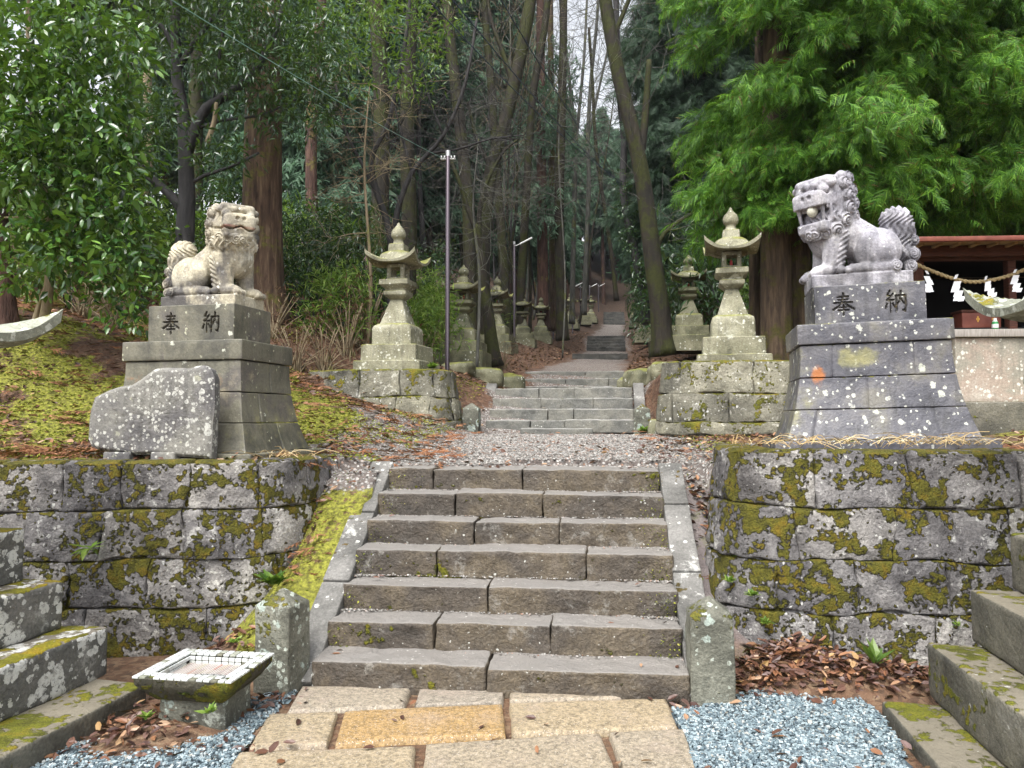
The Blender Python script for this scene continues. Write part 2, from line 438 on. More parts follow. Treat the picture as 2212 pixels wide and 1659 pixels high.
# lower court: earth under the gravel, reaching past the camera
M = Mat('court_earth')
v1 = M.voro(30, M.warp(M.pos, 12, .05))
c = M.mix(.5, M.ramp(M.noise(5, 5, .6), [(.3, (.05, .035, .022)), (.7, (.15, .11, .075))]), M.ramp(sep(v1.outputs['Color']), [(0, (.05, .02, .01)), (.5, (.16, .07, .035)), (1, (.26, .17, .10))]))
mat_earth = M.fin(c, .8, M.bump(M.noise(30, 4, .7), .8, .03))
cx_ = spaced(0, 0, -3.2, 3.4, .06, 1.25, -60, 60); cy_ = spaced(0, 0, 2.6, 5.6, .06, 1.25, -60, 5.6)
cy_ = cy_[cy_ < 5.75]
X, Y = np.meshgrid(cx_, cy_, indexing='ij')
def court_z(x, y):
    q = np.stack([x, y, 0 * x], -1)
    pile = .20 * np.exp(-((x - 1.75) / .34) ** 2 - ((y - 4.88) / .30) ** 2) + .10 * np.exp(-((x - 2.25) / .4) ** 2 - ((y - 4.6) / .22) ** 2)
    pile = pile + .16 * np.exp(-((x + 1.75) / .3) ** 2 - ((y - 5.2) / .35) ** 2) + .07 * np.exp(-((x + 1.75) / .35) ** 2 - ((y - 4.1) / .45) ** 2)
    return pile + .012 * fbm(q * 4, 31, 3) - .004
court = MB().add(np.stack([X, Y, court_z(X, Y)], -1).reshape(-1, 3), grid_faces(len(cx_), len(cy_)))
tag(court.build('court_ground', mat_earth), kind='structure')

# blue-grey chippings on both sides of the paving: a bed and, on it, loose stones
def in_poly(x, y, poly):
    r = np.zeros(x.shape, bool); n = len(poly)
    for k in range(n):
        (x1, y1), (x2, y2) = poly[k], poly[(k + 1) % n]
        c = ((y1 > y) != (y2 > y)) & (x < (x2 - x1) * (y - y1) / (y2 - y1 + 1e-12) + x1); r ^= c
    return r
bedL = [G(u, v)[:2] for u, v in [(10, 1680), (120, 1632), (240, 1592), (360, 1565), (470, 1548), (560, 1512), (612, 1497), (640, 1500), (560, 1580), (480, 1690)]]
bedL = [(-2.75, 2.4)] + [tuple(p) for p in bedL] + [(-1.25, 2.4)]
bedR = [G(u, v)[:2] for u, v in [(1450, 1540), (1500, 1530), (1560, 1510), (1640, 1497), (1720, 1487), (1800, 1492), (1852, 1510), (1900, 1560), (1960, 1640), (1985, 1690)]]
bedR = [(.80, 2.4)] + [tuple(p) for p in bedR] + [(2.1, 2.4)]
def gravel_h(x, y): return .022 + .014 * fbm(np.stack([x, y, 0 * x], -1) * 3, 41, 2)
M = Mat('blue_chippings')
r = M.geo.outputs['Random Per Island']
c = M.ramp(r, [(0, (.05, .055, .055)), (.08, (.05, .07, .085)), (.25, (.11, .15, .175)), (.5, (.17, .225, .25)), (.75, (.26, .325, .35)), (.93, (.42, .48, .50)), (1, (.30, .28, .24))])
c = M.mix(.35, c, M.noise(60, 3, .6), 'OVERLAY')
mat_chip = M.fin(c, .55, M.bump(M.noise(120, 2, .6), .3, .005))
oct_ = np.array([[1, 0, 0], [-1, 0, 0], [0, 1, 0], [0, -1, 0], [0, 0, 1], [0, 0, -1]], float)
octF = np.array([[0, 2, 4], [2, 1, 4], [1, 3, 4], [3, 0, 4], [2, 0, 5], [1, 2, 5], [3, 1, 5], [0, 3, 5]])
cubeV = np.array([[a, b, d] for d in (-1, 1) for b in (-1, 1) for a in (-1, 1)], float) * .75
cubeF = np.array([[0, 2, 3, 1], [4, 5, 7, 6], [0, 1, 5, 4], [2, 6, 7, 3], [1, 3, 7, 5], [0, 4, 6, 2]])
def pebbles(mb, x, y, z, size, flat=.6, seed=0):
    r = np.random.default_rng(seed); n = len(x)
    W = cubeV[None] * r.uniform(.45, 1.15, (n, 1, 3)) * (1 + r.uniform(-.35, .35, (n, 8, 3))) * np.broadcast_to(size, (n,))[:, None, None]
    W[..., 2] *= flat
    d, s, nn = frames(r.normal(size=(n, 3)) * np.array([1, 1, .35]))
    V = np.stack([x, y, z], -1)[:, None] + W[..., 0:1] * d[:, None] + W[..., 1:2] * s[:, None] + W[..., 2:3] * nn[:, None]
    mb.add(V.reshape(-1, 3), stamp_faces(cubeF, 8, n))
for bed, cnt, sd in ((bedL, 36000, 1), (bedR, 40000, 2)):
    r = np.random.default_rng(sd); b = np.array(bed); lo, hi = b.min(0), b.max(0)
    x = r.uniform(lo[0], hi[0], cnt); y = r.uniform(lo[1], hi[1], cnt)
    # ragged edge: wobble the test point
    wob = .05 * fbm(np.stack([x, y, 0 * x], -1) * 6, 51, 3)
    k = in_poly(x + wob, y - wob, bed); x, y = x[k], y[k]
    mb = MB()
    pebbles(mb, x, y, gravel_h(x, y) + r.uniform(-.006, .008, len(x)), r.uniform(.0045, .0115, len(x)), .7, sd)
    xs = np.linspace(lo[0], hi[0], 46); ys = np.linspace(lo[1], hi[1], 46); Xb, Yb = np.meshgrid(xs, ys, indexing='ij')
    F = grid_faces(46, 46); cx2 = Xb.ravel()[F].mean(1); cy2 = Yb.ravel()[F].mean(1); kk = in_poly(cx2, cy2, bed)
    mb.add(np.stack([Xb, Yb, gravel_h(Xb, Yb) - .012], -1).reshape(-1, 3), F[kk])
    tag(mb.build('gravel', mat_chip, smooth=False), kind='stuff')

# granite paving up to the stairs
QUADS = [[(648, 1481), (893, 1479), (876, 1525), (616, 1536)], [(905, 1480), (1092, 1490), (1090, 1517), (890, 1526)], [(1098, 1493), (1420, 1502), (1420, 1505), (1098, 1514)],
         [(578, 1541), (733, 1536), (711, 1606), (533, 1619)], [(742, 1535), (1088, 1519), (1095, 1586), (721, 1605)], [(1097, 1518), (1442, 1507), (1466, 1571), (1104, 1585)],
         [(514, 1623), (902, 1609), (893, 1712), (440, 1732)], [(917, 1606), (1300, 1581), (1346, 1695), (906, 1710)], [(1311, 1580), (1480, 1572), (1515, 1686), (1357, 1694)]]
TONES = [.35, .2, .42, .62, 1.0, .66, .60, .45, .40]
slabs = MB()
def slab(q, tone, seed, zt=.034):
    q = np.array(q, float); n = 26
    t = np.unique(np.concatenate([np.linspace(0, 1, n), [.012, .03, .97, .988]])); U, Vv = np.meshgrid(t, t, indexing='ij')
    X = (1 - U)[..., None] * ((1 - Vv)[..., None] * q[0] + Vv[..., None] * q[3]) + U[..., None] * ((1 - Vv)[..., None] * q[1] + Vv[..., None] * q[2])
    e = np.minimum(np.minimum(U, 1 - U) * np.linalg.norm(q[1] - q[0]), np.minimum(Vv, 1 - Vv) * np.linalg.norm(q[3] - q[0]))
    z = zt - .06 * (1 - sstep(0, .012, e)) - .004 * (1 - sstep(.0, .04, e)) + .003 * fbm(np.concatenate([X, 0 * X[..., :1]], -1) * 9, seed, 3)
    wob = .006 * fbm(np.concatenate([X, 0 * X[..., :1]], -1) * 7, seed + 3, 3)
    slabs.add(np.concatenate([X + wob[..., None], z[..., None]], -1).reshape(-1, 3), grid_faces(len(t), len(t))[:, ::-1], tone=tone)
for k, (q, t) in enumerate(zip(QUADS, TONES)): slab([G(u, v, .03)[:2] for u, v in q], t, 60 + k)
yb = G(1106, 1712, .03)[1]
for rr in range(5):                                       # the paving runs on under the photographer
    y1 = yb - .03 - rr * .62; y0 = y1 - .59; xs = [-1.32, -.55 + .2 * (rr % 2), .25 - .1 * (rr % 2), .95]
    for a, b in zip(xs[:-1], xs[1:]): slab([(a + .015, y1), (b - .015, y1), (b - .015, y0), (a + .015, y0)], .3 + .3 * ((rr + a) % 1), 80 + rr)
M = Mat('tan_granite')
t = M.attr('tone')
base = M.ramp(t, [(0, (.180, .162, .140)), (.35, (.222, .190, .145)), (.65, (.240, .193, .125)), (1, (.25, .165, .072))])
c = M.mix(.75, base, M.ramp(M.noise(48, 5, .8), [(.32, .05), (.48, .5), (.64, .95)]), 'OVERLAY')
c = M.mix(M.step(M.noise(3, 4, .6), .5, .75), c, M.mix(.5, c, (.30, .24, .20)))
c = M.mix(M.step(M.noise(140, 2, .6), .6, .7), c, (.48, .44, .39))
mat_gran = M.fin(c, .55, M.bump(M.noise(90, 4, .75), .45, .008))
tag(slabs.build('stone_paving', mat_gran), kind='structure')
# ------------------------------------------------------------------ stone materials
W_, MOSS = (.62, .62, .56), (.105, .098, .010)
m_wall = stone_mat('mossy_wall_stone', [(.3, (.055, .052, .052)), (.45, (.14, .135, .135)), (.57, (.235, .228, .22)), (.7, (.36, .35, .335))], .45, ((.52, .52, .49), .8), True,
                   [(30, .36, (.46, .46, .43))], (.60, 5.2, (.105, .098, .010), .10), .85, 1.2)
m_wall2 = stone_mat('grey_wall_stone', [(.28, (.06, .059, .05)), (.45, (.135, .132, .105)), (.6, (.215, .21, .165)), (.75, (.31, .30, .25))], .4, ((.52, .52, .47), .7), True,
                    [(22, .35, (.58, .58, .53))], (.46, 3.6, (.12, .12, .014), .20), .85, .9)
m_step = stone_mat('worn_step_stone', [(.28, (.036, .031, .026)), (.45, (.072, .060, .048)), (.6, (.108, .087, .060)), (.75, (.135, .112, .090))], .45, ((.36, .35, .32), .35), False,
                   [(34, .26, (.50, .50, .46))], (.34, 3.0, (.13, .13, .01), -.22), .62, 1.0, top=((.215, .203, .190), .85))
m_step2 = stone_mat('grey_step_stone', [(.28, (.075, .075, .07)), (.45, (.13, .13, .118)), (.6, (.18, .175, .15)), (.75, (.24, .23, .20))], .35,
                    [(34, .24, (.5, .5, .47))], (.16, 3.4, (.15, .15, .015), .1), .65, .7, top=((.33, .32, .31), .7))
m_stringer = stone_mat('stringer_stone', [(.28, (.05, .049, .045)), (.45, (.105, .102, .095)), (.6, (.165, .16, .15)), (.75, (.23, .222, .21))], .35, ((.50, .50, .47), .6), False,
                       [(18, .45, (.50, .50, .47))], (.16, 3, (.075, .055, .012), .1), .75, .5)
m_post = stone_mat('post_stone', [(.28, (.05, .05, .04)), (.45, (.11, .11, .088)), (.6, (.18, .18, .145)), (.75, (.26, .26, .22))], .4, ((.40, .43, .38), .6), False,
                   [(7, .55, (.34, .40, .36)), (24, .45, (.42, .46, .40))], (.34, 4, (.10, .10, .015), .15), .8, .7)
m_step3 = stone_mat('dark_wet_step_stone', [(.28, (.022, .022, .021)), (.45, (.045, .045, .042)), (.6, (.07, .068, .06)), (.75, (.10, .097, .088))], .35, None, (.15, 3.4, (.05, .05, .01), .1), .6, .6, top=((.16, .15, .145), .6))
def lantern_extra(M, c):
    up = M.step(M.math('ADD', M.nz(), M.math('MULTIPLY', M.noise(4, 4, .6), 1.1)), 1.1, 1.5)
    return M.mix(M.math('MULTIPLY', up, .8), c, M.ramp(M.noise(6, 3, .6), [(.35, (.10, .11, .012)), (.6, (.21, .215, .04))]))
LST = [(.26, (.085, .082, .055)), (.43, (.185, .178, .12)), (.57, (.27, .26, .185)), (.75, (.37, .36, .28))]
m_lantern = stone_mat('lantern_stone', LST, .35, ((.55, .55, .48), .7), False, [(24, .45, (.58, .58, .51))], (.16, 4, (.12, .12, .02), .1), .8, .5, extra=lantern_extra, streak=.35)
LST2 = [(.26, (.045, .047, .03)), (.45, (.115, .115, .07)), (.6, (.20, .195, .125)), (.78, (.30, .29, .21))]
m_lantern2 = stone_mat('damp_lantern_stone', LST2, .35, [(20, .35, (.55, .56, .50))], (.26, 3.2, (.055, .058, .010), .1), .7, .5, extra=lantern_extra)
m_near = stone_mat('lichened_base_stone', [(.28, (.04, .04, .038)), (.45, (.085, .085, .078)), (.6, (.13, .125, .115)), (.75, (.19, .18, .165))], .35, ((.50, .50, .47), .35), False,
                   [(13, .78, (.56, .56, .53)), (24, .62, (.50, .50, .47))], (.24, 3.0, (.15, .14, .008), .22), .8, .6, top=((.19, .165, .13), .7))
m_near2 = stone_mat('mossy_base_stone', [(.28, (.045, .043, .036)), (.45, (.095, .09, .072)), (.6, (.15, .14, .11)), (.75, (.22, .21, .18))], .35,
                    [(22, .22, (.46, .46, .42))], (.42, 2.6, (.11, .115, .008), .10), .75, .7, top=((.20, .175, .13), .6))
def carve(M, c):
    k = M.attr('carve')
    return M.mix(k, c, M.ramp(M.noise(30, 3, .6), [(.4, (.012, .011, .009)), (.62, (.03, .024, .012)), (.75, (.17, .12, .035))]))
def ped_extra_r(M, c):
    r1 = M.attr('rust'); n = M.noise(9, 4, .7)
    c = M.mix(M.step(M.math('ADD', r1, M.math('MULTIPLY', M.math('SUBTRACT', n, .5), 1.9)), .35, .95), c, (.33, .115, .03))
    y1 = M.attr('ochre')
    c = M.mix(M.math('MULTIPLY', M.step(M.math('ADD', y1, M.math('MULTIPLY', M.math('SUBTRACT', M.noise(5, 7, .75), .5), 2.6)), .40, 1.0), .75), c, M.ramp(M.noise(9, 4, .7), [(.35, (.16, .16, .085)), (.65, (.33, .31, .13))]))
    return carve(M, c)
PD = [(.30, (.030, .030, .036)), (.45, (.075, .075, .090)), (.55, (.115, .112, .122)), (.63, (.15, .143, .125)), (.72, (.21, .20, .18))]
m_ped_r = stone_mat('blue_grey_pedestal_stone', PD, .25, [(9, .26, (.46, .48, .40)), (17, .42, (.50, .51, .45)), (30, .40, (.54, .55, .49))], (.12, 4, (.12, .12, .02), .2), .42, .35, extra=ped_extra_r, spec=.5, streak=.5)
PL = [(.30, (.045, .044, .036)), (.42, (.090, .086, .066)), (.53, (.15, .142, .105)), (.62, (.105, .095, .085)), (.72, (.26, .23, .16))]
m_ped_l = stone_mat('olive_pedestal_stone', PL, .25, [(9, .30, (.52, .53, .44)), (26, .34, (.46, .46, .33)), (3.5, .12, (.42, .42, .36))], (.10, 4, (.13, .12, .03), .1), .5, .3, extra=ped_extra_r, spec=.45, streak=.35)
def red_extra(M, c):
    return M.mix(M.attr('paint'), M.mix(M.attr('grime'), c, (.04, .038, .045)), (.36, .06, .035))
m_lion_l = stone_mat('weathered_lion_stone', [(.30, (.085, .083, .092)), (.42, (.23, .21, .175)), (.53, (.42, .38, .28)), (.68, (.58, .55, .45))], .35, ((.62, .60, .52), .5), False,
                     [(24, .35, (.68, .67, .60))], (.06, 6, (.20, .19, .05), .15), .8, .5, extra=red_extra, streak=.4)
m_lion_r = stone_mat('violet_grey_lion_stone', [(.30, (.10, .098, .112)), (.42, (.22, .215, .245)), (.53, (.36, .35, .38)), (.68, (.52, .505, .52))], .35, ((.58, .57, .57), .5), False,
                     [(24, .30, (.70, .69, .68))], (.02, 6, (.15, .15, .05), .15), .75, .45, extra=red_extra, streak=.5)
m_stele = stone_mat('lichened_stele_stone', [(.28, (.07, .068, .072)), (.45, (.125, .12, .118)), (.6, (.19, .185, .165)), (.75, (.25, .24, .22))], .3,
                    [(19, .56, (.50, .50, .46)), (36, .62, (.46, .46, .42)), (10, .36, (.30, .30, .23))], None, .8, .5, extra=carve, streak=.3)

# ------------------------------------------------------------------ front stairs
HEAD = math.atan2(.103, 1.0)
def stairs(name, label, origin, head, n, tread, rise, halfw, joints, mat, first=None, jut=0.0, depth=.40, seed=0):
    root = thing(name, label, 'stairs', origin, -head)
    z0 = 0.0
    for i in range(n):
        hgt = first if (i == 0 and first) else rise
        ztop = z0 + hgt; js = [-halfw] + [-halfw + 2 * halfw * j for j in joints[i]] + [halfw]
        mb = MB(); r = np.random.default_rng(seed * 50 + i)
        for k, (a, b) in enumerate(zip(js[:-1], js[1:])):
            L = b - a - .004 - .006 * r.random() ** 2; H = rise + .02
            V, F = rough_block((L, depth, H), .020, .015, .017, 9, seed * 100 + i * 7 + k, .010)
            V = rotz(V, r.uniform(-.008, .008)) + np.array([(a + b) / 2, i * tread + depth / 2 + r.uniform(-.012, .012), ztop - H / 2 + r.uniform(-.006, .006)])
            mb.add(V, F)
        mb.build('step', mat, root, sharp=40)
        z0 = ztop
    return root
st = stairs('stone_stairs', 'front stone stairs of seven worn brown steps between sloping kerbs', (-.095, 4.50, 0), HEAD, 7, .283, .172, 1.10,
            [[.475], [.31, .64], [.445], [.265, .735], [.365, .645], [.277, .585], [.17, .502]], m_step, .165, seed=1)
def grit(tread_i, side, seed):
    pass
for sx in (-1, 1):
    mb = MB(); ends = [(0.0, .37), (.375, .70), (.705, 1.0)] if sx < 0 else [(0.0, .44), (.445, .76), (.765, 1.0)]
    a = np.array([sx * 1.185, -.02, .02]); b = np.array([sx * 1.185, 1.86, 1.215])
    d = b - a; L = np.linalg.norm(d); ang = math.atan2(d[2], d[1])
    for k, (t0, t1) in enumerate(ends):
        V, F = rough_block((.185, L * (t1 - t0) - .006, .30), .035, .010, .005, 8, 300 + k + 5 * sx, .002)
        c, s = math.cos(ang), math.sin(ang)
        V = np.stack([V[:, 0], V[:, 1] * c - V[:, 2] * s, V[:, 1] * s + V[:, 2] * c], 1)
        off = np.array([0, math.sin(ang) * .15, -math.cos(ang) * .15])
        mb.add(V + a + d * (t0 + t1) / 2 + off + np.array([0, 0, .035]), F)
    mb.build('kerb', m_stringer, st, sharp=40)

def post(name, label, loc, rz, w, h, top, seed, mat=None):
    root = thing(name, label, 'stone post', loc, rz)
    pr = dense([(-.1, w * .52), (h, w * .5)], .03) + [(h + .004, w * .49), (h + top * .9, w * .08), (h + top, .004)]
    V, F, T = loft(pr, 9, .06, 1.0, .008, 9, seed)
    MB().add(V, F, T).build('shaft', mat or m_post, root, sharp=35)
    return root
c = G(607, 1480)
post('stair_post', 'low mossy stone post with pointed top left of the front stairs', (-1.36, 4.62, 0), -.30, .225, .51, .085, 401)
post('stair_post', 'low stone post with blue-green lichen right of the front stairs', (1.13, 4.47, 0), -.10, .235, .49, .095, 402)

# ------------------------------------------------------------------ dry stone walls
def wall(name, label, plan, zbase, ztop, courses, joints, mat, batter=.10, seed=0, gap=.040, top_in=.32, cat='stone wall'):
    pts, _ = catmull([(x, y, 0) for x, y in plan], [1] * len(plan), .05)
    L = np.concatenate([[0], np.cumsum(np.linalg.norm(np.diff(pts, axis=0), axis=1))])
    tg = np.gradient(pts, axis=0); tg /= np.linalg.norm(tg, axis=1, keepdims=True)
    nr = np.stack([tg[:, 1], -tg[:, 0], 0 * tg[:, 0]], 1)          # towards the viewer for plans drawn left to right
    r = np.random.default_rng(seed); mb = MB()
    def surf(s, z, d):
        x = np.interp(s, L, pts[:, 0]); y = np.interp(s, L, pts[:, 1]); nx = np.interp(s, L, nr[:, 0]); ny = np.interp(s, L, nr[:, 1])
        k = (d + batter * (ztop - z) / (ztop - zbase))
        return np.stack([x + nx * k, y + ny * k, z], -1)
    zc = [zbase + (ztop - zbase) * c for c in courses]
    for ci in range(len(zc) - 1):
        z0, z1 = zc[ci], zc[ci + 1]; js = [0] + [j * L[-1] for j in joints[ci]] + [L[-1]]
        topc = ci == len(zc) - 2
        for k, (a, b) in enumerate(zip(js[:-1], js[1:])):
            n = max(8, int((b - a) / .022)); m = max(8, int((z1 - z0) / .022))
            e = lambda q: np.unique(np.concatenate([np.linspace(0, 1, q), [.008, .016, .03, .06, .94, .97, .984, .992]]))
            U, Wt = np.meshgrid(e(n), e(m), indexing='ij')
            s = a + (b - a) * U; z = z0 + (z1 - z0) * Wt
            q = np.stack([s, z, 0 * s + seed], -1)
            ds = np.minimum(U, 1 - U) * (b - a); dz = np.minimum(Wt, 1 - Wt) * (z1 - z0)
            if topc: dz = np.where(Wt > .5, 1, dz)
            ed = np.minimum(ds, dz) + .010 * (vnoise(q * 14, seed + 2) + .6) * sstep(.06, .0, np.minimum(ds, dz))
            d = -gap * (1 - sstep(0, .015, ed)) + .004 * sstep(0, .10, ed) + r.uniform(-.009, .012) + r.uniform(-.025, .025) * (U - .5) + r.uniform(-.02, .02) * (Wt - .5)
            d = d + .020 * fbm(q * 5 + k, seed + 4, 4) + .016 * np.abs(fbm(q * 11 + k, seed + 6, 3)) * sstep(0, .03, ed) + .007 * fbm(q * 30, seed + 7, 3)
            s2 = s + .026 * vnoise(np.stack([s * 3.4, z * 4.2, 0 * s + seed], -1), seed + 8); z2 = z + .022 * vnoise(np.stack([s * 3.1, z * 2.6, 0 * s + seed + 9], -1), seed + 9) * np.clip((ztop - z) / .12, .25, 1)
            tn = r.random(); mb.add(surf(s2, z2, d).reshape(-1, 3), grid_faces(*s.shape), tone=tn)
            if topc:                                                # the stone turns over its arris and runs back
                t = np.array([0, .015, .04, .08, .15, top_in]); s3 = s2[:, -1][:, None] + 0 * t[None]
                lift = .022 * np.sin(np.clip(t / .05, 0, 1) * math.pi / 2)[None] + .010 * fbm(np.stack([s3 * 9, t[None] * 9 + 0 * s3, 0 * s3], -1), seed + 11, 3)
                lift = lift - .045 * (1 - sstep(0, .03, ds[:, -1]))[:, None]; lift[:, 0] = 0
                p = surf(s3, z2[:, -1][:, None] + 0 * t[None], d[:, -1][:, None] - t[None]); p[..., 2] += lift
                mb.add(p.reshape(-1, 3), grid_faces(*s3.shape), tone=tn)
    n = 60; S = np.linspace(0, L[-1], n); Z = np.linspace(zbase - .1, ztop - .02, 8); Sg, Zg = np.meshgrid(S, Z, indexing='ij')
    mb.add(surf(Sg, Zg, -gap * .9 + 0 * Sg).reshape(-1, 3), grid_faces(n, 8), tone=0.)
    o = mb.build(name, mat, sharp=60)
    return tag(o, label, cat)
J = lambda *a: list(a)
wl_plan = [(-5.2, 5.30), (-3.6, 5.36), (-2.5, 5.40), (-2.0, 5.45), (-1.72, 5.62), (-1.57, 5.95), (-1.50, 6.45)]
wall('retaining_wall', 'mossy block retaining wall left of the front stairs, under the stele', wl_plan, -.05, 1.285, [0, .27, .51, .76, 1.0],
     [J(.18, .40, .52, .70, .86), J(.14, .31, .49, .615, .80, .90), J(.10, .27, .42, .535, .66, .78, .90), J(.12, .37, .47, .565, .665, .775, .88)], m_wall, .12, 3)
wr_plan = [(1.74, 6.6), (1.60, 5.98), (1.50, 5.55), (1.53, 5.26), (1.70, 5.09), (2.0, 5.02), (2.7, 4.96), (4.2, 4.84)]
wall('retaining_wall', 'mossy retaining wall right of the front stairs with a rounded corner, under the pedestal', wr_plan, -.05, 1.375, [0, .30, .53, .76, 1.0],
     [J(.2, .33, .47, .62, .78), J(.16, .28, .40, .51, .64, .78, .9), J(.17, .30, .425, .57, .74, .88), J(.19, .33, .46, .60, .76, .9)], m_wall, .22, 8)
rl = [(2.22, 11.2), (2.06, 10.5), (2.02, 10.1), (2.2, 9.93), (2.7, 9.86), (3.4, 9.78), (4.6, 9.65)]
wall('lantern_wall', 'grey stone block wall under the right front lantern', rl, 1.40, 2.33, [0, .18, .56, 1.0],
     [J(.5, .8), J(.33, .52, .72), J(.24, .36, .60, .80)], m_wall2, .10, 14)
ll = [(-2.85, 10.75), (-2.2, 10.50), (-1.4, 10.42), (-1.02, 10.5), (-.86, 10.85), (-.84, 11.5)]
wall('lantern_wall', 'low mossy stone wall half sunk in the bank under the left front lantern', ll, 1.25, 2.26, [0, .33, .64, 1.0],
     [J(.62, .75), J(.45, .60, .74), J(.28, .47, .62, .76)], m_wall2, .14, 19)
# ------------------------------------------------------------------ brush-drawn characters as distance masks
def strokes(kind):
    # each stroke: polyline in a unit square (x right, y up) with a half width
    if kind == 'hou':
        return [([(.24, .83), (.76, .85)], .032), ([(.28, .70), (.72, .715)], .03), ([(.08, .555), (.92, .575)], .036), ([(.51, .99), (.50, .80), (.44, .58), (.30, .40), (.04, .25)], .04),
                ([(.58, .58), (.72, .40), (.98, .25)], .045), ([(.33, .34), (.68, .355)], .03), ([(.28, .20), (.74, .215)], .032), ([(.505, .45), (.505, -.02)], .036)]
    return [([(.25, 1.0), (.12, .80), (.30, .78)], .034), ([(.38, .86), (.22, .66), (.08, .56), (.40, .58)], .034), ([(.25, .56), (.25, .02)], .034), ([(.10, .40), (.03, .18)], .032),
            ([(.36, .40), (.44, .24)], .032), ([(.52, .76), (.53, .40), (.50, .02)], .038), ([(.50, .74), (.92, .78), (.93, .30), (.90, .02), (.80, .10)], .038), ([(.72, .99), (.72, .74), (.66, .50), (.56, .36)], .034), ([(.73, .62), (.85, .40)], .034)]
def char_mask(kind, X, Y):
    best = np.full(X.shape, 9.)
    for pl, w in strokes(kind):
        for (a, b) in zip(pl[:-1], pl[1:]):
            a = np.array(a); b = np.array(b); ab = b - a
            t = np.clip(((X - a[0]) * ab[0] + (Y - a[1]) * ab[1]) / (ab @ ab), 0, 1)
            best = np.minimum(best, np.hypot(X - a[0] - ab[0] * t, Y - a[1] - ab[1] * t) / w)
    return sstep(1.35, .75, best)

# ------------------------------------------------------------------ stone lanterns
def roof_shape(hw, lift, thick, dome_h, dome_r, seed, rough=.006):
    """square roof: thick eaves sweeping up to the corners, swelling to a round dome"""
    n = 41; t = np.linspace(-1, 1, n); X, Y = np.meshgrid(t, t, indexing='ij')
    m = np.maximum(np.abs(X), np.abs(Y)); k = np.minimum(np.abs(X), np.abs(Y)) / np.maximum(m, 1e-6)
    cor = lift * (m ** 3) * (k ** 3.2)
    rr = np.hypot(X, Y) * hw / dome_r
    dome = dome_h * np.sqrt(np.clip(1 - (rr / 1.0) ** 2, 0, 1))
    eave = thick * .55 * (1 - sstep(.55, 1.0, m)) * .5
    zt = thick + np.maximum(dome, eave) + cor - .03 * sstep(.5, .85, m) * (1 - k)
    zb = cor * .92 + .10 * thick * 0 + np.where(m < .62, .02, 0)
    out = 1 + .05 * (k ** 3) * m
    top = np.stack([X * hw * out, Y * hw * out, zt], -1); bot = np.stack([X * hw * out * .985, Y * hw * out * .985, zb], -1)
    top = top + rough * np.stack([fbm(top * 9 + seed, seed + q, 3) for q in range(3)], -1)
    F = grid_faces(n, n); V = np.concatenate([top.reshape(-1, 3), bot.reshape(-1, 3)])
    b = np.concatenate([np.arange(n) * n, (n - 1) * n + np.arange(1, n), (np.arange(n - 2, -1, -1)) * n + n - 1, np.arange(n - 2, 0, -1)])
    b2 = np.roll(b, -1); S = np.stack([b, b + n * n, b2 + n * n, b2], 1)
    return V, np.concatenate([F, F[:, ::-1] + n * n, S[:, ::-1]])
